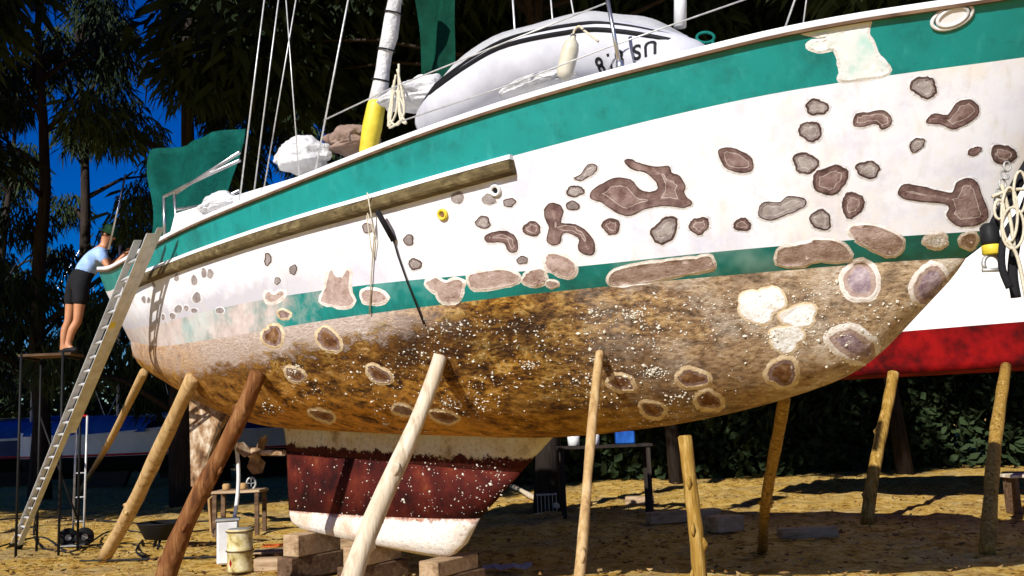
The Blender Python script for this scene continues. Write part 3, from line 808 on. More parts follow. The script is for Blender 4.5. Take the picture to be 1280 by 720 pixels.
for (x0, y0, x1, y1, yy, rad) in [(322, 205, 352, -30, .9, .008), (342, 165, 375, -30, .9, .007), (372, 195, 362, 60, 1.2, .006), (403, 168, 441, -30, 1.0, .009), (645, 60, 639, -30, .4, .010), (692, 40, 686, -30, .2, .008), (722, 45, 712, -10, .6, .007), (985, 24, 1004, -30, -.5, .008), (1005, 22, 1012, -30, -.6, .006), (300, 245, 318, 100, 1.2, .008)]:
    k_ = (x1 - x0) / (y1 - y0)
    for _ in range(5): yd_ = C_SHEER(x0) - 2; x0, y0 = x0 + (yd_ - y0) * k_, yd_
    x1 = x1 + (-40 - y1) * k_; y1 = -40
    yy = max(-.3, min(yy, yrow(x0)))
    wire_part([on_plane(x0, y0, yy), on_plane(x1, y1, yy)], rad, 'shroud', M['wire'], boat)
# chainplate straps with their hanging lines on the topsides
for path, rad, mat, nm in [([(481, 262), (488, 275), (494, 300)], .024, M['black_cloth'], 'chainplate_cover'), ([(494, 300), (499, 318), (512, 355), (532, 405)], .007, M['rope_dark'], 'mooring_line'),
                           ([(469, 240), (470, 290), (466, 345), (464, 392)], .006, M['rope'], 'mooring_line'), ([(469, 265), (472, 300), (469, 322), (466, 310), (468, 268)], .005, M['rope'], 'mooring_line')]:
    P = []
    for x, y in path:
        p, nn = hit(x, y)
        if p is not None: P.append(p + nn * (.09 if y < 280 else .02))
    wire_part(P, rad, nm, mat, boat)
# mooring cleat and chock beside the dinghy bow
bm = new()
P = [on_plane(882 + 11 * math.cos(t) , 47 + 6.5 * math.sin(t), .55) for t in [2 * PI * k / 16 for k in range(16)]]
tube(bm, P, .012, 6, close=True)
tube(bm, [on_plane(872, 52, .55), on_plane(872, 72, .55)], .012, 6); tube(bm, [on_plane(891, 50, .55), on_plane(891, 70, .55)], .012, 6)
obj('deck_cleat', bm, M['teal_cloth'], boat, True)
# stern pushpit tubes
for pth in [((206, 305), (205, 245)), ((222, 298), (218, 243)), ((236, 290), (242, 265)), ((205, 246), (232, 232), (300, 200)), ((222, 262), (262, 256), (300, 238)), ((218, 243), (245, 225), (300, 190))]:
    wire_part([on_plane(x, y, .75) for x, y in pth], .02, 'pushpit_tube', M['steel'], boat)
wire_part([at(136, 312, 13.6), at(157, 218, 13.6)], .015, 'flag_staff', M['steel'], boat)

# inflatable dinghy, upside down on the foredeck
def dinghy():
    sA, zA = boat_ray(536, 152, .75); sB, zB = boat_ray(884, 64, .75)
    def line(u, y0): # deck line under the tube
        return sB + (sA - sB) * u
    root = thing('inflatable_dinghy', B((sA + sB) / 2, .55, 1.1), 'grey inflatable dinghy turned upside down on the foredeck', 'dinghy')
    tops = [(884, 70), (870, 66), (850, 60), (800, 49), (753, 43), (700, 49), (645, 63), (600, 88), (560, 116), (538, 142)]
    # tube: centre line lies along the visible side, its top edge follows the rubbing strake
    pts = []; rads = []
    for i, (x, y) in enumerate(tops):
        yy = .95 if 1 < i < 9 else .80
        r = (.10, .15, .20, .225, .235, .235, .235, .23, .21, .15)[i]
        s, z = boat_ray(x, y, yy)
        pts.append(B(s, yy, z - r * .6)); rads.append(r)
    pts = catmull(pts, 4); rr = []
    for i in range(len(rads) - 1): rr += [rads[i] + (rads[i + 1] - rads[i]) * k / 4 for k in range(4)]
    rr.append(rads[-1])
    bm = new(); tube(bm, pts, rr, 18)
    far = [p - ST * 1.15 for p in pts]; 
    tb = obj('side_tube', bm, M['dinghy_grey'], root, True)
    bm = new(); tube(bm, far, rr, 14); obj('side_tube', bm, M['dinghy_grey'], root, True)
    bm = new()
    bowp = [pts[0], pts[0] - ST * .3 - AX * .22, pts[0] - ST * .85 - AX * .22, far[0]]
    tube(bm, catmull(bowp, 5), .12, 14); obj('bow_tube', bm, M['dinghy_grey'], root, True)
    for off, rad in ((.42, .020), (.80, .016)):
        bm = new(); P = []
        for p, r in zip(pts[2:-1], rr[2:-1]):
            a = off + .35 * max(0, 1 - (p - pts[2]).length / 1.0); P.append(p + (ST * math.cos(a) + Vector((0, 0, 1)) * math.sin(a)) * (r + .006))
        tube(bm, P, rad, 6); obj('rubbing_strake', bm, M['black'], root, True)
    # rigid white bottom arching between the tubes
    bm = new(); V = []
    crest = [(882, 62), (864, 50), (832, 31), (792, 26), (755, 22), (722, 29), (690, 38), (640, 51), (590, 86), (548, 128)]
    cp = []
    for x, y in crest:
        s, z = boat_ray(x, y, .38); cp.append(B(s, .38, z))
    cp = catmull(cp, 4)
    for p, e, r, c in zip(pts, far, rr, cp):
        a = p + Vector((0, 0, r * .75)); b_ = e + Vector((0, 0, r * .75))
        row = []
        for k in range(9):
            t = k / 8; q = a.lerp(b_, t)
            q.z = a.z + (c.z - a.z) * (1 - abs(2 * t - 1) ** 3.2)
            q += AX * ((c - p).dot(AX) * (1 - abs(2 * t - 1) ** 3.2))
            row.append(bm.verts.new(q))
        V.append(row)
    for a, b_ in zip(V, V[1:]):
        for k in range(8): bm.faces.new((a[k], a[k + 1], b_[k + 1], b_[k]))
    bmesh.ops.solidify(bm, geom=bm.faces[:], thickness=.01)
    bmesh.ops.recalc_face_normals(bm, faces=bm.faces)
    obj('rigid_bottom', bm, M['dinghy_white'], root, True)
    bm = new(); s0 = 2
    tube(bm, [pts[s0] + Vector((0, 0, .02)), pts[s0] + ST * .21 + Vector((0, 0, .1))], .015, 6)
    obj('towing_eye', bm, M['black'], root)
    # registration lettering, upside down with the boat
    cu = bpy.data.curves.new('registration', 'FONT'); cu.body = 'US 818'; cu.size = .15; cu.extrude = .002; cu.align_x = 'CENTER'; cu.align_y = 'CENTER'; cu.space_character = 1.25; cu.offset = .003
    to = bpy.data.objects.new('registration', cu); COL.objects.link(to)
    bpy.context.view_layer.update()
    me = bpy.data.meshes.new_from_object(to.evaluated_get(bpy.context.evaluated_depsgraph_get()))
    bpy.data.objects.remove(to)
    bm = new(); bm.from_mesh(me)
    ctr_s = boat_ray(782, 70, 1.15)
    T_ = BVHTree.FromPolygons(*[[v.co + root_loc(root) for v in tb.data.vertices], [list(p.vertices) for p in tb.data.polygons]])
    for v in bm.verts:
        # read from the starboard side rotated by half a turn: +x of the text runs towards the bow's opposite
        q = B(ctr_s[0] + v.co.x, 2.2, ctr_s[1] - v.co.y)
        h_ = T_.ray_cast(q, -ST)
        v.co = (h_[0] + ST * (.004 + v.co.z)) if h_[0] is not None else q - ST * 1.0
    bmesh.ops.recalc_face_normals(bm, faces=bm.faces)
    obj('registration_number', bm, M['black'], root)
dinghy()

# fender hung on the guard line
ft, fb = on_plane(716, 48, 1.45), on_plane(704, 100, 1.45)
fd = thing('boat_fender', fb, 'cream cylindrical fender hung against the dinghy', 'fender')
bm = new(); d_ = (ft - fb); L = d_.length
lathe(bm, [(.015, 0), (.05, .02), (.062, .06), (.062, L - .08), (.05, L - .03), (.022, L), (.02, L + .03)], fb, 16, d_)
obj('fender_body', bm, M['cream'], fd, True)
bm = new(); tube(bm, catmull([ft, on_plane(718, 38, 1.45), on_plane(724, 33, 1.45), on_plane(730, 38, 1.45), on_plane(748, 52, 1.45)], 4), .009, 6)
obj('fender_lanyard', bm, M['rope'], fd, True)
# leaning rolled sail with yellow end
a_, b2 = on_plane(455, 215, .55), on_plane(502, -40, .55)
def along(t): return a_ + (b2 - a_) * t
rs = thing('rolled_sail', a_, 'rolled white sail leaning upright with a yellow sleeve at its foot', 'sail')
bm = new(); tube(bm, [along(t / 12) + AX * .012 * math.sin(t * 2.1) for t in range(4, 13)], [.075 + .008 * math.sin(t * 1.7) for t in range(4, 13)], 14); obj('sail_roll', bm, M['white_cloth'], rs, True)
bm = new(); tube(bm, [along(.02), along(.1), along(.22), along(.325), along(.36)], [.05, .085, .098, .09, .074], 14); obj('yellow_sleeve', bm, M['yellow'], rs, True)
bm = new()
for t in (.45, .6, .78):
    q = along(t); dx = (b2 - a_).normalized(); e1 = dx.orthogonal().normalized(); e2 = dx.cross(e1)
    tube(bm, [q + (e1 * math.cos(k * .5236) + e2 * math.sin(k * .5236)) * .087 for k in range(12)], .008, 5, close=True)
obj('sail_tie', bm, M['black_cloth'], rs)
# cloths
def cloth(name, label, cat, pxs, y0, mat, t=.02, amp=.05, nx=14, nz=12, seed=1):
    """a folded cloth spanning four pixels corners (tl, tr, br, bl) at the boat plane y0"""
    rr = random.Random(seed); tl, tr, br, bl_ = [on_plane(x, y, y0) for x, y in pxs]
    bm = new(); V = []
    ph = rr.uniform(0, 6)
    for i in range(nz + 1):
        row = []
        for j in range(nx + 1):
            a, b_ = j / nx, i / nz
            p = tl.lerp(tr, a).lerp(bl_.lerp(br, a), b_)
            p = p + ST * amp * (math.sin(a * 9 + ph + b_ * 2) + .5 * math.sin(a * 17 + b_ * 5) + .4 * math.sin(b_ * 6 + ph))
            p += AX * amp * .3 * math.sin(b_ * 8 + a * 4)
            row.append(bm.verts.new(p))
        V.append(row)
    for a, b_ in zip(V, V[1:]):
        for k in range(nx): bm.faces.new((a[k], a[k + 1], b_[k + 1], b_[k]))
    bmesh.ops.solidify(bm, geom=bm.faces[:], thickness=t)
    bmesh.ops.recalc_face_normals(bm, faces=bm.faces)
    return tag(obj(name, bm, mat, None, True, origin=(tl + tr + br + bl_) / 4), label, cat)
cloth('green_curtain', 'dark green canvas curtain hanging upright behind the rolled sail', 'canvas', [(520, -60), (567, -60), (566, 104), (528, 98)], -.1, M['green_cloth'], .01, .035)
cloth('canvas_dodger', 'green canvas cover over the cockpit at the stern', 'canvas', [(196, 190), (300, 160), (275, 268), (188, 305)], .35, M['teal_cloth'], .012, .07, seed=4)
def lump(name, label, cat, px, py, y0, size, mat, seed):
    c = on_plane(px, py, y0); bm = new(); off = Vector((seed * 7.3, seed * 3.1, seed * 5.7))
    bmesh.ops.create_icosphere(bm, subdivisions=5, radius=1.0)
    for v in bm.verts:
        n_ = v.co.copy(); q = Vector((n_.x * 1.2, n_.y * 1.2, n_.z * 2.2)) + off
        big = mnoise.noise(q * .9); r1 = 1 - abs(mnoise.noise(q * 1.9)) * 2; r2 = 1 - abs(mnoise.noise(q * 4.5 + Vector((9, 2, 4)))) * 2
        k = .90 + .36 * big + .085 * r1 + .025 * r2
        z = n_.z * k; z = z * (.55 if z < 0 else 1.0)
        v.co = c + AX * n_.x * size[0] * k + ST * n_.y * size[1] * k + Vector((0, 0, z * size[2]))
    return tag(obj(name, bm, mat, None, True, origin=c), label, cat)
lump('folded_sail', 'crumpled white sailcloth bundle on deck beside the yellow sleeve', 'sailcloth', 522, 122, .6, (.34, .25, .20), M['white_cloth'], 1)
lump('sail_bag', 'white canvas bag sitting on the side deck further aft', 'bag', 380, 200, .8, (.30, .25, .24), M['white_cloth'], 2)
lump('covered_winch', 'brown covered hump on the deck', 'cover', 440, 180, .5, (.28, .25, .2), M['brown_cloth'], 3)
lump('white_cushion', 'white folded cloth lying beside the green cockpit canvas', 'cloth', 277, 258, .9, (.3, .2, .14), M['white_cloth'], 4)
lump('deck_tarpaulin', 'crumpled white cloth lying at the foot of the fender', 'cloth', 672, 106, 1.25, (.34, .12, .07), M['white_cloth'], 5)
bm = new(); r5 = random.Random(5)
for k in range(5):
    c = on_plane(492 + 2 * k, 140, .9); tube(bm, catmull([c + Vector((0, 0, .2)), c + AX * r5.uniform(-.1, .1), c + AX * r5.uniform(-.15, .15) - Vector((0, 0, .12)), c + AX * r5.uniform(-.1, .1) + Vector((0, 0, -.02)), c + Vector((0, 0, .25 + .05 * k))], 5), .011, 6)
tag(obj('halyard_coil', bm, M['rope'], None, True, origin=on_plane(495, 150, .9)), 'coiled pale halyards hanging by the yellow sleeve', 'rope')
bm = new(); tube(bm, [on_plane(850, 34, -.4), on_plane(851, -40, -.4)], .055, 12)
sp = obj('white_pole', bm, M['white'], None, True, origin=on_plane(850, 34, -.4)); tag(sp, 'stout white pole standing behind the dinghy', 'pole')
# bow gear hanging at the stem
def gear():
    Y0 = 5.9
    g = thing('anchor_harness', at(1262, 330, Y0), 'black lifting straps with a yellow band and rope loops hanging at the bow', 'straps')
    def tb(pth, r, name, mat, seg=8):
        bm = new(); tube(bm, catmull([at(x, y, Y) for x, y, Y in pth], 5), r, seg); return obj(name, bm, mat, g, True)
    tb([(1330, 120, 5.75), (1300, 180, 5.75), (1268, 236, 5.75), (1244, 280, 5.75), (1238, 300, 5.75)], .035, 'strap', M['black_cloth'])
    tb([(1345, 140, 5.8), (1310, 200, 5.8), (1280, 262, 5.8), (1266, 330, 5.8), (1270, 372, 5.8)], .03, 'strap', M['black_cloth'])
    tb([(1320, 200, 5.7), (1290, 250, 5.7), (1258, 290, 5.7), (1252, 330, 5.7), (1262, 360, 5.7)], .022, 'strap', M['black_cloth'])
    c = at(1238, 300, 5.75); bm = new(); lathe(bm, [(.03, .1), (.052, .08), (.055, -.02), (.05, -.03)], c, 14); obj('buckle_sleeve', bm, M['black'], g, True)
    bm = new(); lathe(bm, [(.05, -.031), (.053, -.04), (.053, -.085), (.045, -.09)], c, 14); obj('yellow_band', bm, M['yellow'], g, True)
    sh = at(1240, 330, 5.75); bm = new()
    tube(bm, [sh + Vector((math.cos(t) * .05, 0, math.sin(t) * .055)) for t in [(-.6 + k * .35) for k in range(13)]], .013, 6)
    tube(bm, [sh + Vector((-.06, 0, -.035)), sh + Vector((.07, 0, -.035))], .014, 6); obj('shackle', bm, M['galv'], g, True)
    for x, y, a, b_ in ((1262, 268, 10, 34), (1266, 285, 14, 26), (1249, 262, 6, 12), (1275, 240, 8, 26)):
        bm = new(); tube(bm, [at(x + a * math.cos(t), y + b_ * math.sin(t), 5.66) for t in [2 * PI * k / 20 for k in range(20)]], .0085, 6, close=True); obj('rope_loop', bm, M['rope'], g, True)
    for pth in ([(1252, 230, 5.68), (1262, 270, 5.68), (1268, 310, 5.68)], [(1240, 246, 5.68), (1262, 238, 5.68), (1290, 236, 5.68)], [(1258, 300, 5.66), (1272, 322, 5.66), (1284, 380, 5.66)]):
        tb(pth, .011, 'rope_tail', M['rope'], 6)
    bm = new()
    for k in range(5):
        q = at(1247 + k * 3, 252 - k * 11, 5.7)
        tube(bm, [q + Vector((math.cos(t) * .02, math.sin(t) * .02 * (k % 2), math.sin(t) * .03)) for t in [2 * PI * j / 10 for j in range(10)]], .006, 5, close=True)
    obj('chain', bm, M['galv'], g, True)
gear()

# ------------------------------------------------------------------ the second boat, behind the bow
def second_boat():
    root_p = Vector((9.0, 13.0, 1.9))
    r = thing('hauled_boat', root_p, 'white boat with a red bottom propped up behind the sailboat bow', 'boat')
    def pt(t, px_, py_):
        return None
    # hull side facing us: lines given at the frame's right edge and continued behind the sailboat
    A = Vector((4.6, 14.6, 0)); D = Vector((12.5, 10.6, 0)); ax = (D - A).normalized(); nn = Vector((ax.y, -ax.x, 0))
    if nn.y > 0: nn = -nn
    L = 11.0; O = A - ax * 2.2
    def on_side(px, py):
        d = ray(px, py); t = (O - CAM).dot(nn) / d.dot(nn); q = CAM + d * t; return (q - O).dot(ax), q.z
    x1, zr1 = on_side(1140, 408); x2, zr2 = on_side(1280, 406); _, zb1 = on_side(1080, 470); _, zb2 = on_side(1280, 454); _, zt2 = on_side(1280, 292)
    zr, zb, zt = (zr1 + zr2) / 2, (zb1 + zb2) / 2, zt2
    def rowz(z0, z1, o0, o1, k=6):
        rows = []
        for i in range(k + 1):
            t = i / k; rows.append((z0 + (z1 - z0) * t, o0 + (o1 - o0) * t))
        return rows
    def sheet(rows, name, mat):
        bm = new(); n_ = 40
        for sd in (1, -1):
            V = []
            for z, hb in rows:
                rw = []
                for j in range(n_ + 1):
                    u = j / n_; w = hb * math.sin(PI * min(.5, u * .9 + .0)) ** .6 if u < .55 else hb * (1 - .25 * ((u - .55) / .45) ** 2)
                    rw.append(bm.verts.new(O + ax * (u * L) + nn * ((w - 1.4) if sd > 0 else (-w - 1.4)) + Vector((0, 0, z))))
                V.append(rw)
            for a, b_ in zip(V, V[1:]):
                for j in range(n_): bm.faces.new((a[j], a[j + 1], b_[j + 1], b_[j]))
        bmesh.ops.recalc_face_normals(bm, faces=bm.faces)
        return obj(name, bm, mat, r, True)
    m2 = simple('red_antifouling', [(0.36, (.045, .001, .001)), (0.5, (.17, .001, .002)), (0.64, (.28, .003, .003))], 3, .8, bmp=.3, detail=9)
    wht = simple('boat_white_gelcoat', [(0.3, (.66, .64, .58)), (0.55, (.80, .79, .77)), (0.75, (.82, .78, .66))], 1.6, .45, bmp=.05)
    sheet(rowz(zt, zr, 1.48, 1.40), 'topsides', wht)
    sheet(rowz(zr, zb, 1.40, 1.22) + [(zb + .0, .8), (zb + .01, .35), (zb + .02, .02)], 'hull_bottom', m2)
    sheet([(zt + .06, 1.44), (zt + .06, 1.50), (zt, 1.50), (zt - .03, 1.47)], 'gunwale', wht)
    bm = new(); n_ = 30; a_ = []; b2_ = []
    for j in range(n_ + 1):
        u = j / n_; w = 1.44 * math.sin(PI * min(.5, u * .9)) ** .6 if u < .55 else 1.44 * (1 - .25 * ((u - .55) / .45) ** 2)
        a_.append(bm.verts.new(O + ax * u * L + nn * (w - 1.4) + Vector((0, 0, zt - .02)))); b2_.append(bm.verts.new(O + ax * u * L + nn * (-w - 1.4) + Vector((0, 0, zt - .02))))
    for j in range(n_): bm.faces.new((a_[j], a_[j + 1], b2_[j + 1], b2_[j]))
    obj('deck', bm, wht, r)
    bm = new(); c = O + ax * 9.6 - nn * 1.4
    prism(bm, [c - ax * 2.0 + Vector((0, 0, zb - .15)), c + ax * 2.4 + Vector((0, 0, zb - .15)), c + ax * 2.1 + Vector((0, 0, .32)), c - ax * 1.2 + Vector((0, 0, .32))], -nn * .2); obj('keel', bm, m2, r)
    bm = new(); c = O - nn * 1.45; q0, q1 = c + ax * 3.6, c + ax * 10.4  # unseen upper works, added to lengthen the shadow behind this boat
    for a0, a1, w_, z0, z1 in ((0, 1, 1.0, zt - .02, zt + 1.05), (.12, .75, .85, zt + 1.05, zt + 1.75)):
        add_box(bm, q0.lerp(q1, (a0 + a1) / 2) + Vector((0, 0, (z0 + z1) / 2 + .003)), ((q1 - q0).length * (a1 - a0), w_ * 2, z1 - z0), Matrix.Rotation(math.atan2(ax.y, ax.x), 3, 'Z'), .06)
    obj('added_shade_cabin', bm, wht, r)
    return on_side, O, ax, nn, zb
on_side2, O2, AX2, NN2, ZB2 = second_boat()

# ------------------------------------------------------------------ timber props
def prop(top, foot, r, mat, label, seed, r2=None, bend=.03, name='timber_prop'):
    rr = random.Random(seed); n_ = 12; d = (foot - top); side = d.cross(Vector((.3, .9, .1))).normalized(); s2 = d.cross(side).normalized()
    ph = rr.uniform(0, 6); pts = []; rads = []
    for i in range(n_ + 1):
        t = i / n_
        pts.append(top + d * t + side * bend * math.sin(t * PI * 1.5 + ph) + s2 * bend * .6 * math.sin(t * PI * 2.3 + ph * 2))
        rads.append((r * (1 - t) + (r2 or r * 1.15) * t) * rr.uniform(.93, 1.08))
    dd = (pts[0] - pts[1]).normalized()
    bm = new(); tube(bm, [pts[0] + dd * .012] + pts, [rads[0] * .75] + rads, 12, jitter=.045, rng=rr)
    for _ in range(4):   # knots
        i = rr.randrange(2, n_ - 1); a = rr.uniform(0, 6.28)
        q = pts[i] + (side * math.cos(a) + s2 * math.sin(a)) * rads[i] * .9
        tube(bm, [q - d.normalized() * .05, q + (side * math.cos(a) + s2 * math.sin(a)) * .015, q + d.normalized() * .05], [.012, .022, .01], 6)
    return tag(obj(name, bm, mat, None, True, origin=foot), label, 'prop', 'timber props under the boats')
def hull_top(px, py):
    p, nn = hit(px, py); return p + nn * .02
def extend_to_ground(top, px, py, foot_y):
    """the ground point on the line of sight plane through the visible lower end, at depth foot_y"""
    q = at(px, py, foot_y); d = q - top; return top + d * (top.z / (top.z - q.z))
GP = 'timber props under the boats'
t_ = at(181, 463, 12.6); prop(t_, ground(101, 618), .055, M['timber_tan'], 'thin pale prop leaning behind the ladder near the stern', 1)
t_ = hull_top(243, 472); prop(t_, ground(131, 700), .075, M['timber_tan'], 'straight tan timber prop beside the ladder foot', 2)
t_ = hull_top(321, 462); prop(t_, extend_to_ground(t_, 211, 720, 9.3), .072, M['timber_red'], 'thick reddish-brown timber prop in front of the skeg', 3, .098, .04)
t_ = hull_top(547, 444); prop(t_, extend_to_ground(t_, 447, 720, 7.2), .060, M['timber_white'], 'bleached whitish timber prop crossing in front of the keel', 4, .082, .035)
t_ = hull_top(752, 440); prop(t_, extend_to_ground(t_, 736, 590, 6.6), .030, M['timber_tan'], 'slender pale prop under the middle of the brown bottom', 5, .036, .012)
s_, z_ = boat_ray(858, 546, .3); t_ = B(s_, .3, z_); f_ = Vector((t_.x + .03, t_.y - .02, 0)); prop(t_, f_, .052, M['timber_ochre'], 'upright barky post under the forefoot standing clear of the hull', 6, .055, .01)
t_ = at(977, 506, 7.6); t_ = t_ if t_ else t_; prop(B(boat_ray(977, 500, -.25)[0], -.25, boat_ray(977, 500, -.25)[1]), ground(952, 690), .05, M['timber_ochre'], 'dark barky prop in shade behind the forefoot', 7, .055, .02)
def red_prop(px, py, fx, fy, r, label, seed):
    s, z = on_side2(px, py); q = O2 + AX2 * s - NN2 * .05; q.z = z
    prop(q, ground(fx, fy), r, M['timber_ochre'], label, seed, r * 1.15, .025)
red_prop(1114, 466, 1084, 655, .075, 'barky prop under the red boat bottom close behind the sailboat', 8)
red_prop(1257, 457, 1231, 690, .072, 'barky prop under the red bottom below the hanging straps', 9)

# ------------------------------------------------------------------ ladder
def ladder():
    A = ground(15, 684); Bt = at(168, 311, 9.7)
    wv = Vector((.24, -.30, .0))
    g = thing('ladder', A + wv * .5, 'aluminium extension ladder leaning against the stern', 'ladder')
    d = (Bt - A); L = d.length; dn = d.normalized(); wn_ = wv.normalized(); dep = dn.cross(wn_).normalized()
    rot = Matrix((wn_, dep, dn)).transposed()
    ext = .14
    for k in (0, 1):
        bm = new(); add_box(bm, A + wv * k + dn * (L / 2 + ext), (.03, .075, L), rot, .004); obj('side_rail', bm, M['grey_metal'], g)
        bm = new(); add_box(bm, A + wv * k + dn * (L * .72 + ext + .1) + dep * .08 + wn_ * (.034 if k == 0 else -.034), (.026, .065, L * .56), rot, .004); obj('side_rail', bm, M['grey_metal'], g)
        bm = new(); add_box(bm, A + wv * k + dn * .07, (.05, .11, .14), rot, .01); obj('foot', bm, M['black'], g)
    nr = int(L / .3)
    for i in range(1, nr):
        bm = new(); q = A + dn * (i * .3 + ext); tube(bm, [q, q + wv], .017, 8); obj('rung', bm, M['grey_metal'], g, True)
        if i * .3 > L * .45:
            bm = new(); q = q + dep * .08 + dn * .1; tube(bm, [q + wn_ * .04, q + wv - wn_ * .04], .016, 8); obj('rung', bm, M['grey_metal'], g, True)
    q = A + wv + dn * (L * .80) + wn_ * .0165
    bm = new(); add_box(bm, q - dep * 0, (.004, .06, .12), rot); obj('warning_sticker', bm, M['yellow'], g)
    q = A + wv * .5 + dn * (L * .8)
ladder()

# ------------------------------------------------------------------ scaffold and person
PY = 13.9
def trestle():
    feet = at(84, 442, PY); zt = feet.z
    g = thing('scaffold', Vector((feet.x, PY, 0)), 'dark tube scaffold with a narrow plank top behind the ladder', 'scaffold')
    xl, xr = at(32, 445, PY).x, at(97, 445, PY).x
    for dy in (-.11, .12):
        bm = new(); add_box(bm, Vector(((xl + xr) / 2, PY + dy, zt - .02)), (xr - xl, .21, .036), bevel=.005); obj('plank', bm, M['plank_dark'], g)
    for x in (xl + .08, xr - .08):
        for dy in (-.28, .30):
            bm = new(); tube(bm, [Vector((x, PY + dy, zt + .0)), Vector((x, PY + dy, 0))], .019, 8); obj('leg', bm, M['black'], g, True)
        bm = new(); tube(bm, [Vector((x, PY - .28, zt - .06)), Vector((x, PY + .30, zt - .06))], .018, 8); obj('cross_tube', bm, M['black'], g, True)
    bm = new(); tube(bm, [Vector((xl + .08, PY + .30, 1.9)), Vector((xr - .08, PY + .30, .4))], .014, 6); obj('brace', bm, M['black'], g, True)
    return zt
ZT = trestle()
def skin_mesh(verts, edges, radii, name, mat, parent, root_i=0, sub=2):
    me = bpy.data.meshes.new(name + '_cage'); me.from_pydata([tuple(v) for v in verts], edges, [])
    o = bpy.data.objects.new(name + '_cage', me); COL.objects.link(o)
    md = o.modifiers.new('skin', 'SKIN'); md.use_smooth_shade = True
    for i, r in enumerate(radii):
        sv = me.skin_vertices[0].data[i]; sv.radius = (r, r) if not isinstance(r, tuple) else r; sv.use_root = (i == root_i)
    ss = o.modifiers.new('sub', 'SUBSURF'); ss.levels = sub; ss.render_levels = sub
    bpy.context.view_layer.update()
    m2 = bpy.data.meshes.new_from_object(o.evaluated_get(bpy.context.evaluated_depsgraph_get()))
    bpy.data.objects.remove(o)
    bm = new(); bm.from_mesh(m2)
    return obj(name, bm, mat, parent, True)
def person():
    P = lambda x, y, dy=0.0: at(x, y, PY + dy)
    hipc = P(98, 350, 0); g = thing('person', Vector((P(84, 440).x, PY, ZT)), 'person in a blue shirt and black shorts bending over the stern from the scaffold', 'person')
    hipL, hipR = P(92, 356, .10), P(102, 356, -.10)
    kL, kR = P(86, 402, .12), P(97, 402, -.10); aL, aR = P(79, 436, .14), P(84, 436, -.10)
    aL.z = aR.z = ZT + .09; tL = aL + Vector((.13, -.05, -.055)); tR = aR + Vector((.13, -.05, -.055)); hL = aL + Vector((-.03, 0, -.06)); hR = aR + Vector((-.03, 0, -.06))
    w = P(108, 334); ch = P(122, 320); nk = P(130, 308); hd = P(136, 294); crown = P(137, 286)
    shL, shR = P(126, 316, .19), P(126, 318, -.19)
    elL, elR = P(140, 330, .24), P(138, 338, -.22); wrL, wrR = P(154, 318, .2), P(152, 322, -.16); haL, haR = P(158, 314, .2), P(157, 318, -.16)
    V = [hipc, w, ch, nk, hd, hipL, kL, aL, tL, hipR, kR, aR, tR, shL, elL, wrL, haL, shR, elR, wrR, haR, hL, hR, crown]
    E_ = [(0, 1), (1, 2), (2, 3), (3, 4), (4, 23), (0, 5), (5, 6), (6, 7), (7, 8), (0, 9), (9, 10), (10, 11), (11, 12), (2, 13), (13, 14), (14, 15), (15, 16), (2, 17), (17, 18), (18, 19), (19, 20), (7, 21), (11, 22)]
    Rd = [.14, .125, .14, .058, .098, .098, .062, .042, .032, .098, .062, .042, .032, .062, .042, .03, .032, .062, .042, .03, .032, .034, .034, .075]
    # calves between knee and ankle
    def addv(i, j, t, r, off):
        V.append(V[i].lerp(V[j], t) + off); Rd.append(r); k = len(V) - 1
        E_.remove((i, j)); E_.extend([(i, k), (k, j)])
    addv(6, 7, .32, .064, Vector((-.03, 0, 0))); addv(10, 11, .32, .064, Vector((-.03, 0, 0))); addv(5, 6, .5, .085, Vector((0, 0, 0))); addv(9, 10, .5, .085, Vector((0, 0, 0)))
    body = skin_mesh(V, E_, Rd, 'body', M['skin'], g, 0)
    # fingers
    bm = new()
    for h_, wr in ((haL, wrL), (haR, wrR)):
        d = (h_ - wr).normalized(); sd = d.cross(Vector((0, 0, 1))).normalized()
        for k in range(4):
            b_ = h_ + d * .02 + sd * (.024 * (k - 1.5)); l_ = (.07, .08, .076, .06)[k]
            tube(bm, [b_, b_ + d * l_ * .5, b_ + d * l_ * .85 + Vector((0, 0, -.02))], [.0095, .009, .007], 6)
        b_ = h_ - d * .02 + sd * -.035; tube(bm, [b_, b_ - sd * .03 + d * .03, b_ - sd * .035 + d * .06], [.011, .010, .008], 6)
    obj('fingers', bm, M['skin'], body, True)
    dn = (hd - nk).normalized(); fw = Vector((.82, -.2, -.5)).normalized()
    def bit(name, q, r, sc=(1, 1, 1)):
        bm = new(); bmesh.ops.create_icosphere(bm, subdivisions=2, radius=r, matrix=Matrix.Translation(q)); obj(name, bm, M['skin'], body, True)
    bit('nose', hd + fw * .105, .020); bit('ear', hd + Vector((-.01, .095, 0)), .026); bit('ear', hd + Vector((-.01, -.095, 0)), .026)
    for sg in (1, -1):
        bm = new(); bmesh.ops.create_icosphere(bm, subdivisions=1, radius=.011, matrix=Matrix.Translation(hd + fw * .092 + dn * .03 + Vector((0, .034 * sg, 0)))); obj('eye', bm, M['black'], body, True)
    bm = new(); bmesh.ops.create_icosphere(bm, subdivisions=3, radius=.103, matrix=Matrix.Translation(hd - fw * .02 + dn * .025)); obj('hair', bm, M['hair'], body, True)
    skin_mesh([w.lerp(hipc, 1.0), w.lerp(ch, .5), ch, nk - dn * .035, shL, shL.lerp(elL, .55), shR, shR.lerp(elR, .55)], [(0, 1), (1, 2), (2, 3), (2, 4), (4, 5), (2, 6), (6, 7)], [.172, .158, .165, .075, .09, .068, .09, .068], 'shirt', M['shirt'], g, 2)
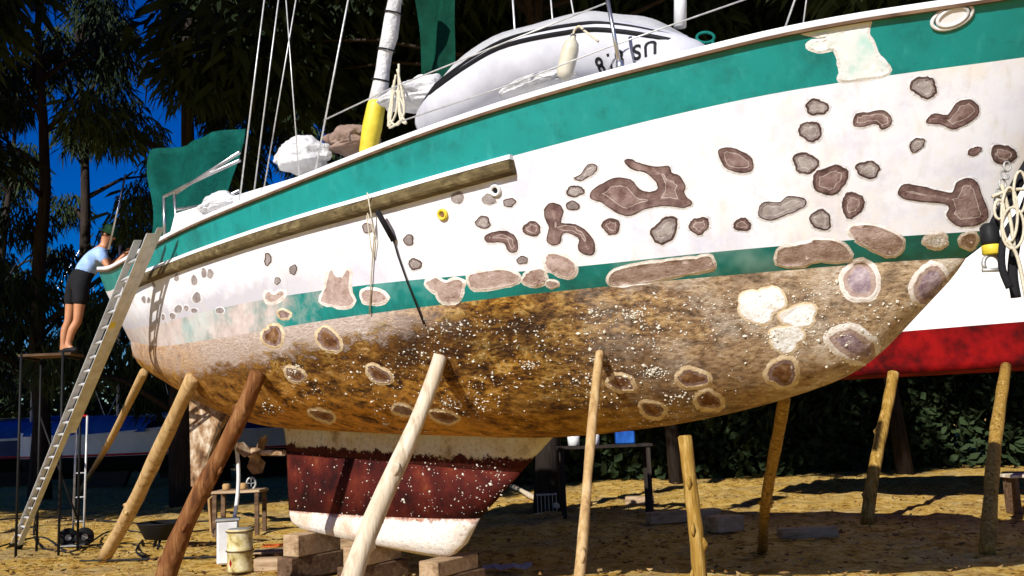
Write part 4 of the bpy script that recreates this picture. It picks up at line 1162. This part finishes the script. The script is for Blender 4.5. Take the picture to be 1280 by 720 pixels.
    skin_mesh([hipc + (w - hipc) * 1.15, hipc, hipL, hipL.lerp(kL, .62), hipR, hipR.lerp(kR, .62)], [(0, 1), (1, 2), (2, 3), (1, 4), (4, 5)], [.155, .168, .125, .10, .125, .10], 'shorts', M['shorts'], g, 1)
    bm = new(); lathe(bm, [(.17, -.012), (.175, 0), (.115, .012), (.108, .07), (.085, .11), (.03, .125)], hd + dn * .035, 20, dn + fw * .1); obj('sun_hat', bm, M['hat'], g, True)
    for a, t in ((aL, tL), (aR, tR)):
        bm = new(); d = (t - a); d.z = 0; tube(bm, [Vector((a.x, a.y, ZT + .03)) - d * .4, Vector((a.x, a.y, ZT + .045)), Vector((t.x, t.y, ZT + .035)), Vector((t.x, t.y, ZT + .03)) + d * .35], [.035, .046, .045, .03], 10); obj('shoe', bm, M['black'], g, True)
person()

# ------------------------------------------------------------------ things on the ground
def drum():
    c = ground(300, 714); g = thing('steel_drum', c, 'small cream banded drum with a red mark in front of the white bucket', 'drum')
    m_ = simple('drum_paint', [(0.34, (.10, .06, .015)), (0.46, (.45, .36, .14)), (0.6, (.62, .56, .34)), (0.74, (.74, .7, .55))], 8, .6, bmp=.3, detail=9)
    bm = new(); lathe(bm, [(.135, 0), (.145, .015), (.14, .03), (.14, .215), (.149, .225), (.149, .24), (.14, .25), (.14, .43), (.149, .445), (.147, .46), (.13, .462)], c, 24); o = obj('barrel', bm, m_, g, True)
    bm = new(); lathe(bm, [(.128, .4625), (.128, .468), (.02, .47)], c, 24); obj('lid', bm, M['galv'], g)
    for z in (.228, .44):
        bm = new(); tube(bm, [c + Vector((math.cos(k * .2618) * .15, math.sin(k * .2618) * .15, z)) for k in range(24)], .008, 6, close=True); obj('hoop', bm, M['plank_dark'], g, True)
    bm = new(); a0 = math.atan2(-.92, -.55)
    pts = [(a0 - .14, .10), (a0, .055), (a0 + .14, .10), (a0, .15)]
    vs = [bm.verts.new(c + Vector((math.cos(a) * .1415, math.sin(a) * .1415, z))) for a, z in pts]; bm.faces.new(vs); bmesh.ops.solidify(bm, geom=bm.faces[:], thickness=.001); obj('hazard_mark', bm, M['red'], g)
    c = ground(285, 704); g = thing('white_bucket', c, 'white square plastic pail behind the small drum', 'bucket')
    bm = new(); add_box(bm, c + Vector((0, 0, .25)), (.25, .25, .5), Matrix.Rotation(.25, 3, 'Z'), .02); obj('pail', bm, M['plastic_white'], g)
    bm = new(); add_box(bm, c + Vector((0, 0, .512)), (.28, .28, .025), Matrix.Rotation(.25, 3, 'Z'), .008); obj('lid', bm, M['galv'], g)
    bm = new(); tube(bm, [c + Vector((-.13, -.08, .42)), c + Vector((-.15, -.10, .40)), c + Vector((-.14, -.11, .36))], .01, 6); obj('handle_lug', bm, M['black'], g)
    d0 = c + Vector((.02, .12, 0)); bm = new()
    q = [at(291, 664, d0.y), at(297, 620, d0.y), at(298, 585, d0.y), at(294, 545, d0.y)]
    q = [Vector((q[0].x, q[0].y, .0))] + q
    tube(bm, catmull(q, 4), .024, 10); tag(obj('plastic_pipe', bm, M['plastic_white'], None, True, origin=d0), 'bent white plastic pipe standing upright behind the bucket', 'pipe')
drum()
def table():
    c = ground(300, 668); g = thing('work_table', c, 'dark low work table in the shade behind the white pipe', 'table')
    zt = at(300, 612, c.y).z
    bm = new(); add_box(bm, c + Vector((0, 0, zt - .02)), (.75, .55, .04), bevel=.006); obj('tabletop', bm, M['plank'], g)
    for sx in (-.32, .32):
        for sy in (-.22, .22): bm = new(); add_box(bm, c + Vector((sx, sy, (zt - .04) / 2)), (.06, .06, zt - .04)); obj('leg', bm, M['plank_dark'], g)
    for x, y, col, nm, lab in ((283, 606, M['cardboard'], 'paint_tin', 'tan tin on the work table'), (304, 606, M['cardboard'], 'food_bowl', 'round tan bowl on the work table')):
        q = at(x, y, c.y); q.z = zt; bm = new(); lathe(bm, [(.045, 0), (.06, .02), (.062, .08), (.04, .10)], q, 14); tag(obj(nm, bm, col, None, True, origin=q), lab, nm.split('_')[1])
    q = at(314, 604, c.y + .1); bm = new(); tube(bm, [q + Vector((math.cos(t) * .07, 0, math.sin(t) * .09)) for t in [2 * PI * k / 18 for k in range(18)]], .016, 8, close=True)
    for k in range(4): tube(bm, [q, q + Vector((math.cos(k * 1.57) * .07, 0, math.sin(k * 1.57) * .09))], .006, 5)
    tag(obj('spoked_pulley', bm, M['galv'], None, True, origin=q - Vector((0, 0, .1))), 'small round spoked pulley standing on the work table', 'pulley')
    q = ground(266, 664); bm = new()
    add_box(bm, q + Vector((0, 0, .28)), (.03, .35, .56), Matrix.Rotation(.2, 3, 'X')); tag(obj('leaning_board', bm, M['cardboard'], None, origin=q), 'tan board leaning against the work table', 'board')
table()
def block(px, py, size, rz, mat, name, label, cat, z0=0.0, group=None):
    c = ground(px, py); bm = new(); add_box(bm, c + Vector((0, 0, size[2] / 2 + z0)), size, Matrix.Rotation(rz, 3, 'Z'), .008)
    return tag(obj(name, bm, mat, None, origin=c + Vector((0, 0, z0))), label, cat, group)
block(372, 712, (.95, .16, .14), -.08, M['plank'], 'timber_beam', 'squared timber beam lying beside the small drum', 'beam')
block(347, 690, (.62, .45, .03), .1, M['plank'], 'plywood_board', 'flat plywood board with a coil of orange rope on it', 'board')
c = ground(347, 686); bm = new()
tube(bm, [c + Vector((math.cos(t) * (.10 + .012 * t / 2), math.sin(t) * .08 * (1 + .05 * t), .045 + .004 * math.sin(3 * t))) for t in [k * .45 for k in range(44)]], .009, 6)
tag(obj('orange_rope', bm, simple('orange_rope', (.5, .10, .02), 40, .8), None, True, origin=c), 'coil of orange rope on the plywood board', 'rope')
# keel blocking: stacks of short timbers under the shoe
def blocks_under(s, n_, lab):
    p = B(s, 0, 0); z = 0.0
    h = KEEL.ray_cast(Vector((p.x, p.y, 0.0)), Vector((0, 0, 1)))
    top = h[0].z if h[0] is not None else .3
    hh = top / n_
    for k in range(n_):
        q = Vector((p.x, p.y, k * hh)); bm = new()
        rot = Matrix.Rotation(math.atan2(ST.y, ST.x) + (0 if k % 2 == 0 else .12), 3, 'Z')
        add_box(bm, q + Vector((0, 0, hh / 2)), (.75 - .1 * k, .24 - .02 * k, hh - .004), rot, .01)
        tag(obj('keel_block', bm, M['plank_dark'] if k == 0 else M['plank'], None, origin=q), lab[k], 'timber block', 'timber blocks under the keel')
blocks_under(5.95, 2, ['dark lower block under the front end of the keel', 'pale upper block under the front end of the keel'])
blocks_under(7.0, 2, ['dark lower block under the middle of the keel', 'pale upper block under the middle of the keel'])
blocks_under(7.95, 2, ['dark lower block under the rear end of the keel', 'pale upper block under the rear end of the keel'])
block(432, 690, (.22, .2, .17), .3, M['plank'], 'wood_offcut', 'short square wood offcut on the ground beside the keel', 'wood block')
# black tub on feet
def tub():
    c = ground(205, 684); g = thing('black_tub', c, 'black mixing tub on a stand behind the tan prop', 'tub')
    bm = new(); lathe(bm, [(.10, .10), (.26, .13), (.36, .33), (.38, .345), (.36, .35), (.25, .17), (.02, .16)], c, 22); obj('basin', bm, M['black'], g, True)
    for k in range(3):
        a = k * 2.09 + .5; bm = new(); tube(bm, [c + Vector((math.cos(a) * .14, math.sin(a) * .14, .12)), c + Vector((math.cos(a) * .22, math.sin(a) * .22, 0))], .02, 8); obj('leg', bm, M['black'], g)
tub()
def cart():
    c = ground(86, 684); g = thing('hand_trolley', c, 'upright hand trolley with a black wheel beside the ladder', 'trolley')
    tp = at(91, 520, c.y)
    for dx in (-.0, .16):
        bm = new(); tube(bm, [c + Vector((.0 + dx, .12, .12)), c + Vector((.02 + dx, .12, tp.z))], .016, 8); obj('upright', bm, M['grey_metal'], g, True)
    bm = new(); tube(bm, [c + Vector((.02, .12, tp.z)), c + Vector((.18, .12, tp.z))], .016, 8); obj('handle', bm, M['red'], g, True)
    for z in (.35, .7, 1.05):
        bm = new(); tube(bm, [c + Vector((.0, .12, z)), c + Vector((.17, .12, z))], .012, 6); obj('cross_bar', bm, M['grey_metal'], g, True)
    for dx in (-.04, .2):
        bm = new(); w_ = c + Vector((dx, .05, .135)); lathe(bm, [(.05, -.03), (.115, -.035), (.135, -.02), (.135, .02), (.115, .035), (.05, .03)], w_, 20, Vector((.5, -.8, 0))); wh = obj('wheel', bm, M['black'], g, True)
        bm = new(); lathe(bm, [(.045, -.04), (.045, .04)], w_, 12, Vector((.5, -.8, 0))); obj('hub', bm, M['galv'], wh)
    bm = new(); add_box(bm, c + Vector((.08, -.02, .03)), (.3, .22, .012)); obj('toe_plate', bm, M['galv'], g)
    c2 = ground(128, 676)
cart()
# hoses snaking over the sand
hz = [([(-20, 652), (40, 648), (110, 650), (180, 655), (262, 652)], .016, 'thin black hose running straight across the sand'), ([(-20, 690), (50, 672), (90, 690), (140, 664), (200, 668), (270, 662)], .014, 'wavy black cable on the sand by the trolley'),
      ([(100, 702), (180, 700), (262, 697), (330, 700)], .012, 'black cable lying toward the drum'), ([(46, 640), (42, 668), (56, 686), (92, 690)], .012, 'looped black cable beside the ladder'), ([(178, 676), (170, 690), (184, 700), (176, 690)], .014, 'short curled hose under the black tub')]
for pth, r, lab in hz:
    bm = new(); P = [ground(x, y) + Vector((0, 0, r * .7)) for x, y in pth]; tube(bm, catmull(P, 8), r, 6); tag(obj('hose', bm, M['rope_dark'], None, True, origin=P[2]), lab, 'hose')
# log, paper, boxes on the shaded side
a_, b_ = ground(638, 612), ground(697, 640); a_.z += .08; b_.z += .08
bm = new(); tube(bm, [a_.lerp(b_, t / 8) + Vector((0, 0, .02 * math.sin(t))) for t in range(9)], [.05 + .01 * math.sin(t * 2) for t in range(9)], 10, jitter=.06); tag(obj('fallen_log', bm, M['timber_white'], None, True, origin=a_), 'pale log lying on the ground ahead of the keel', 'log')
c = ground(634, 714); bm = new(); V = []
for i in range(7):
    V.append([bm.verts.new(c + Vector(((j - 4) * .065, (i - 3) * .05 + .02 * math.sin(j), .02 + .03 * abs(math.sin(i * 1.3 + j * .9)) + .01 * (j % 3)))) for j in range(9)])
for a, b2_ in zip(V, V[1:]):
    for j in range(8): bm.faces.new((a[j], a[j + 1], b2_[j + 1], b2_[j]))
bmesh.ops.solidify(bm, geom=bm.faces[:], thickness=.004); tag(obj('plastic_sheet', bm, M['paper'], None, origin=c), 'crumpled bluish white sheet on the ground in front of the keel', 'sheet')
c = ground(684, 640); g = thing('wire_crate', c, 'small wire crate standing behind the fallen log', 'crate')
bm = new(); add_box(bm, c + Vector((0, 0, .30)), (.36, .3, .02)); obj('rim', bm, M['galv'], g)
for k in range(6): bm = new(); tube(bm, [c + Vector((-.16 + k * .064, -.14, 0)), c + Vector((-.16 + k * .064, -.14, .29))], .006, 6); obj('bar', bm, M['galv'], g)
for i, (px, py, sz, rz, lab) in enumerate([(855, 652, (1.1, .22, .16), .25, 'long plank lying behind the upright barky post'), (800, 630, (.5, .2, .14), -.2, 'short plank end lying left of the upright barky post'), (905, 664, (.45, .3, .2), .5, 'squared block lying right of the upright barky post'), (1010, 672, (.7, .2, .12), .1, 'plank lying in front of the shaded barky prop')]):
    block(px, py, sz, rz, M['plank'], 'plank', lab, 'plank', group='loose planks under the bow')
c = ground(1300, 640); g = thing('wooden_bench', c, 'low pale wooden bench at the edge under the red boat', 'bench')
zt = at(1280, 594, c.y).z
for k in range(2):
    bm = new(); add_box(bm, c + Vector((0, -.12 + .24 * k, zt)), (.9, .2, .04), bevel=.004); obj('plank', bm, M['timber_white'], g)
for sx in (-.36, .36): bm = new(); add_box(bm, c + Vector((sx, 0, (zt - .02) / 2)), (.05, .36, zt - .02)); obj('leg', bm, M['plank_dark'], g)
c = at(781, 547, 16); gz = c.z
bm = new(); add_box(bm, Vector((c.x, c.y, gz)), (.30, .25, .2), bevel=.02); cr = tag(obj('blue_crate', bm, M['blue'], None, origin=(c.x, c.y, gz - .1)), 'blue plastic crate standing behind the hull bottom', 'crate')
wb = thing('workbench', (c.x - .35, c.y, 0), 'dark workbench carrying the blue crate behind the hull', 'workbench')
bm = new(); add_box(bm, Vector((c.x - .35, c.y, gz - .125)), (1.5, .6, .045), bevel=.005); obj('tabletop', bm, M['bark'], wb)
for sx in (-.68, .68):
    for sy in (-.24, .24): bm = new(); add_box(bm, Vector((c.x - .35 + sx, c.y + sy, (gz - .15) / 2)), (.06, .06, gz - .15)); obj('leg', bm, M['bark'], wb)
for k, x in enumerate((717, 742)):
    q = at(x, 552, 16); q.z = gz - .1; bm = new(); lathe(bm, [(.05, 0), (.09, .01), (.1, .16), (.05, .2), (.05, .24)], q, 14); tag(obj('white_jug', bm, M['plastic_white'], None, True, origin=q), ('white jug farthest from the blue crate', 'white jug beside the slender pale prop')[k], 'jug')
# dry leaves and chips over the sand
bm = new(); r6 = random.Random(11)
for _ in range(5200):
    x = r6.uniform(-11, 8); y = r6.uniform(7.5, 26) if r6.random() < .6 else r6.uniform(7.5, 14)
    a = r6.uniform(0, 6.28); l_ = r6.uniform(.02, .07); w_ = l_ * r6.uniform(.2, .5); z = .004
    dx, dy = math.cos(a), math.sin(a)
    vs = [bm.verts.new((x + dx * l_, y + dy * l_, z + r6.uniform(.004, .035))), bm.verts.new((x - dy * w_, y + dx * w_, z + r6.uniform(0, .02))), bm.verts.new((x - dx * l_, y - dy * l_, z + r6.uniform(.004, .03))), bm.verts.new((x + dy * w_, y - dx * w_, z))]
    bm.faces.new(vs)
tag(obj('leaf_litter', bm, simple('litter', [(0.35, (.05, .02, .008)), (0.5, (.22, .11, .03)), (0.65, (.5, .36, .16))], 1.3, .9, bmp=0)), kind='stuff')

# ------------------------------------------------------------------ boats far behind in the shade
def far_boat(px, Y, L, rz, hullm, coverm, label, mast=True, zb=1.0):
    c = ground(px, 600); d = at(px, 540, Y); c = Vector((d.x, Y, 0))
    g = thing('hauled_boat', c, label, 'boat', 'boats stored in the shade')
    ax = Vector((math.cos(rz), math.sin(rz), 0)); nn = Vector((-ax.y, ax.x, 0))
    def P(s, y, z): return c + ax * s + nn * y + Vector((0, 0, z))
    def shell(rows, name, mat):
        bm = new(); n_ = 18
        for sd in (1, -1):
            V = [[bm.verts.new(P(-L / 2 + L * j / n_, sd * hb * math.sin(PI * (.06 + .88 * j / n_)) ** .6, z + (.18 * (2 * j / n_ - 1) ** 2 if z > zb + .5 else 0))) for j in range(n_ + 1)] for z, hb in rows]
            for a, b_ in zip(V, V[1:]):
                for j in range(n_): bm.faces.new((a[j], a[j + 1], b_[j + 1], b_[j]))
        bmesh.ops.recalc_face_normals(bm, faces=bm.faces); return obj(name, bm, mat, g, True)
    shell([(zb + 1.1, 1.25), (zb + .45, 1.15), (zb + .42, 1.15)], 'topsides', hullm)
    shell([(zb + .42, 1.14), (zb + .1, .8), (zb - .1, .05)], 'hull_bottom', M['black'])
    shell([(zb + .50, 1.165), (zb + .44, 1.165), (zb + .43, 1.15)], 'waterline_stripe', M['red'])
    shell([(zb + 1.14, 1.27), (zb + 1.14, 1.30), (zb + 1.05, 1.28)], 'gunwale', M['white'])
    bm = new()
    V = [[bm.verts.new(P(-L * .4 + L * .8 * j / 12, .95 * math.cos(k * PI / 8), zb + 1.15 + .62 * math.sin(k * PI / 8) * (1 - .3 * abs(j / 6 - 1)))) for k in range(9)] for j in range(13)]
    for a, b_ in zip(V, V[1:]):
        for k in range(8): bm.faces.new((a[k], a[k + 1], b_[k + 1], b_[k]))
    obj('boat_cover', bm, coverm, g, True)
    bm = new(); prism(bm, [P(-L * .15, -.08, zb), P(L * .2, -.08, zb), P(L * .15, -.08, .0), P(-L * .1, -.08, .0)], nn * .16); obj('keel', bm, M['black'], g)
    if mast:
        bm = new(); tube(bm, [P(L * .1, 0, zb + 1.2), P(L * .1, 0, zb + 9)], .05, 8); obj('mast', bm, M['white'], g, True)
        for e in (-.48, .48): bm = new(); tube(bm, [P(L * e, 0, zb + 1.25), P(L * .1, 0, zb + 9)], .012, 5); obj('stay', bm, M['wire'], g)
    for e in (-.35, -.1, .15, .35):
        bm = new(); tube(bm, [P(L * e, 1.15, zb + 1.1), P(L * e, 1.15, zb + 1.75)], .015, 6); obj('stanchion', bm, M['steel'], g)
    bm = new(); tube(bm, [P(L * e, 1.15, zb + 1.72) for e in (-.35, -.1, .15, .35)], .01, 6); obj('lifeline', bm, M['wire'], g)
far_boat(12, 37, 7.5, .15, M['blue_dark'], M['blue'], 'navy hauled boat with a blue cover and red stripe at the left edge', True, .6)
far_boat(128, 33, 6.0, -.3, M['white'], M['blue'], 'white hauled boat under a bright blue tarpaulin behind the thin prop', True, .6)
far_boat(75, 42, 6.5, .5, M['white'], M['blue_dark'], 'white hauled boat with a navy cover seen behind the ladder foot', True, .9)
far_boat(222, 39, 6.5, -.1, M['white'], M['white_cloth'], 'white hauled boat under a pale cover far behind the tan prop', True, .8)
far_boat(330, 36, 7, .4, M['white'], M['blue_dark'], 'white hauled boat with a navy cover far behind the skeg', False, .6)
far_boat(700, 38, 8, -.2, M['white'], M['blue'], 'white hauled boat seen low behind the slender pale prop', False, .4)

# ------------------------------------------------------------------ trees
def make_tree(seed, H, r_tr, clumps, n_spray, spray=(.35, .045), droop=1.0):
    """returns bmeshes (trunk, crown) built at the origin; clumps: list of (centre, radii)"""
    rr = random.Random(seed); tr = new(); lean = Vector((rr.uniform(-.5, .5), rr.uniform(-.5, .5), 0))
    pts = [lean * (t / 8) ** 2 * (H / 10) + Vector((.10 * math.sin(t * 1.3 + seed), .10 * math.cos(t * 1.7 + seed), H * t / 8 - (.1 if t == 0 else 0))) for t in range(9)]
    tube(tr, pts, [r_tr * (1.25 if t == 0 else 1) * (1 - t / 9.5) for t in range(9)], 9, jitter=.05, rng=rr)
    def trunk_at(z):
        t = min(max(z / H * 8, 0), 7.999); i = int(t); return pts[i].lerp(pts[i + 1], t - i)
    cr = new()
    tot = sum(c[1][0] * c[1][1] * c[1][2] for c in clumps)
    for cc, rad in clumps:
        cc = Vector(cc); st_ = trunk_at(max(1.5, cc.z - rad[2] * .7 - .25 * (cc.xy.length)))
        mid = st_.lerp(cc, .5) + Vector((0, 0, .25))
        tube(tr, [st_, mid, cc], [r_tr * .34, r_tr * .2, .02], 5)
        m_ = max(20, int(n_spray * (rad[0] * rad[1] * rad[2]) ** .75 / sum((c[1][0] * c[1][1] * c[1][2]) ** .75 for c in clumps)))
        for _ in range(m_):
            d = Vector((rr.gauss(0, 1), rr.gauss(0, 1), rr.gauss(0, 1))).normalized() * rr.random() ** .45
            p = cc + Vector((d.x * rad[0], d.y * rad[1], d.z * rad[2]))
            out = Vector((d.x, d.y, 0)) * .6 + Vector((rr.uniform(-.6, .6), rr.uniform(-.6, .6), -rr.uniform(.3, 1.4) * droop))
            out.normalize(); l_ = spray[0] * rr.uniform(.6, 1.4); w_ = spray[1] * rr.uniform(.6, 1.4)
            sd = out.orthogonal().normalized(); sd.rotate(Matrix.Rotation(rr.uniform(0, 6.28), 3, out))
            a = cr.verts.new(p - sd * w_); b_ = cr.verts.new(p + sd * w_); e = cr.verts.new(p + out * l_ * .6 + sd * w_ * .9); f = cr.verts.new(p + out * l_ + Vector((0, 0, -.08)))
            cr.faces.new((a, b_, e, f))
    return tr, cr
def tree_proto(name, label, group, seed, H, r_tr, clumps, n_spray, spray, loc, droop=1.0):
    g = thing(name, (0, 0, 0), label, 'tree', group)
    tr, cr = make_tree(seed, H, r_tr, clumps, n_spray, spray, droop)
    obj('trunk', tr, M['bark'], g, True); obj('crown', cr, M['leaf'], g)
    g.location = loc; return g
def feathery(seed, H, z0, rad, n_):
    rr = random.Random(seed); out = []
    for _ in range(n_):
        z = z0 + (H - z0) * rr.random(); k = (1 - .6 * (z - z0) / (H - z0)) * rad; a = rr.uniform(0, 6.28); q = k * rr.uniform(.3, 1.0)
        out.append(((math.cos(a) * q, math.sin(a) * q, z), (rr.uniform(.5, 1.1), rr.uniform(.5, 1.1), rr.uniform(.4, .9))))
    return out
def canopy(seed, z0, z1, rad, n_):
    rr = random.Random(seed); out = []
    for _ in range(n_):
        a = rr.uniform(0, 6.28); q = rad * math.sqrt(rr.random()); z = rr.uniform(z0, z1)
        out.append(((math.cos(a) * q, math.sin(a) * q, z), (rr.uniform(1.2, 2.0), rr.uniform(1.2, 2.0), rr.uniform(.7, 1.2))))
    return out
G1 = 'dark feathery trees of the grove behind the yard'
LAB = 'dark feathery tree of the shaded grove behind the boats, drooping needle foliage'
protos = [tree_proto('feathery_tree', LAB, G1, 20 + k, 17, .26, feathery(20 + k, 17, (2.5, 3.5, 2.0)[k], 3.4, (26, 29, 60)[k]), (7000, 8000, 26000)[k], (.42, .028), (0, 0, 0)) for k in range(3)]
G2 = 'broad crowned trees shading the yard'
LAB2 = 'tall broad crowned tree whose dense canopy shades the yard behind the boats'
bp = [tree_proto('shade_tree', LAB2, G2, 40 + k, 15, .15, canopy(40 + k, 8.8, 15.5, 5.2, 52), 40000, (.42, .055), (0, 0, 0), .8) for k in range(2)]
r8 = random.Random(5)
spots = []
for x, y in [(-7.8, 22.5), (-13.5, 27), (-8.6, 27), (-5.0, 30), (-10.6, 34), (-15.5, 35), (-7.6, 40), (-3.2, 26.5), (-1.0, 30), (1.2, 26), (3.4, 29), (5.6, 26.5), (7.8, 29), (10, 27), (12.5, 29), (15, 27), (2.4, 34), (-1.6, 36), (6.6, 35), (10.8, 34), (14.5, 35), (18, 31), (4, 40), (9, 41), (-21, 40), (20, 36)]:
    spots.append((x + r8.uniform(-.4, .4), y + r8.uniform(-.5, .5)))
used = [protos[0], protos[1]]; placed = []
for i, (x, y) in enumerate(spots):
    o = used.pop(0) if (x < -2 and used and used[0] is not protos[2]) else copy_tree(protos[i % 2 if x < -2 else 2]) if (x < -2 or protos[2] in placed) else protos[2]
    placed.append(o)
    o.location = (x, y, 0); o.rotation_euler = (0, 0, r8.uniform(0, 6.28)); k = r8.uniform(.85, 1.2); o.scale = (k, k, k)
sp2 = [(-15, 15.5), (-20.5, 13.5), (-19.5, 20.5), (-26, 17), (-12.4, 12.6), (-30, 23), (0.6, 17.4), (12.6, 17), (20, 17.5), (3.6, 23.6), (8.9, 23.4), (14, 24), (1.6, 27), (6, 29), (12, 30)]
for i, (x, y) in enumerate(sp2):
    o = bp[i % 2] if i < 2 else copy_tree(bp[i % 2])
    o.location = (x, y, 0); o.rotation_euler = (0, 0, r8.uniform(0, 6.28)); k = r8.uniform(.95, 1.12); w_ = {(0.6, 17.4): 1.45, (12.6, 17): 1.6}.get((x, y), k); o.scale = (w_, w_, k)
# low bushes and undergrowth far behind reads as one mass
bm = new(); r9 = random.Random(9)
for _ in range(90000):
    x = r9.uniform(-36, 36); y = r9.uniform(46, 52); h_ = 5.0 + 1.2 * math.sin(x * .7) + .9 * math.sin(x * 1.9 + 1)
    if _ > 40000: x = r9.uniform(-4.5, 21); y = 25.5 + .5 * math.sin(x * .9) + r9.uniform(-1.0, 1.0); h_ = 3.3 + .4 * math.sin(x * 1.3) + .4 * math.sin(x * 2.9)  # nearer hedge band, added to keep the gap under the hull dark
    z = h_ * r9.random() ** .7
    p = Vector((x, y, z)); a = Vector((r9.uniform(-1, 1), r9.uniform(-1, 1), r9.uniform(-1, 1))).normalized(); b_ = a.orthogonal()
    l_ = r9.uniform(.15, .32) if _ <= 40000 else r9.uniform(.08, .2); vs = [bm.verts.new(p - a * l_), bm.verts.new(p + b_ * l_ * .45), bm.verts.new(p + a * l_), bm.verts.new(p - b_ * l_ * .45)]; bm.faces.new(vs)
tag(obj('undergrowth', bm, M['leaf']), kind='stuff')
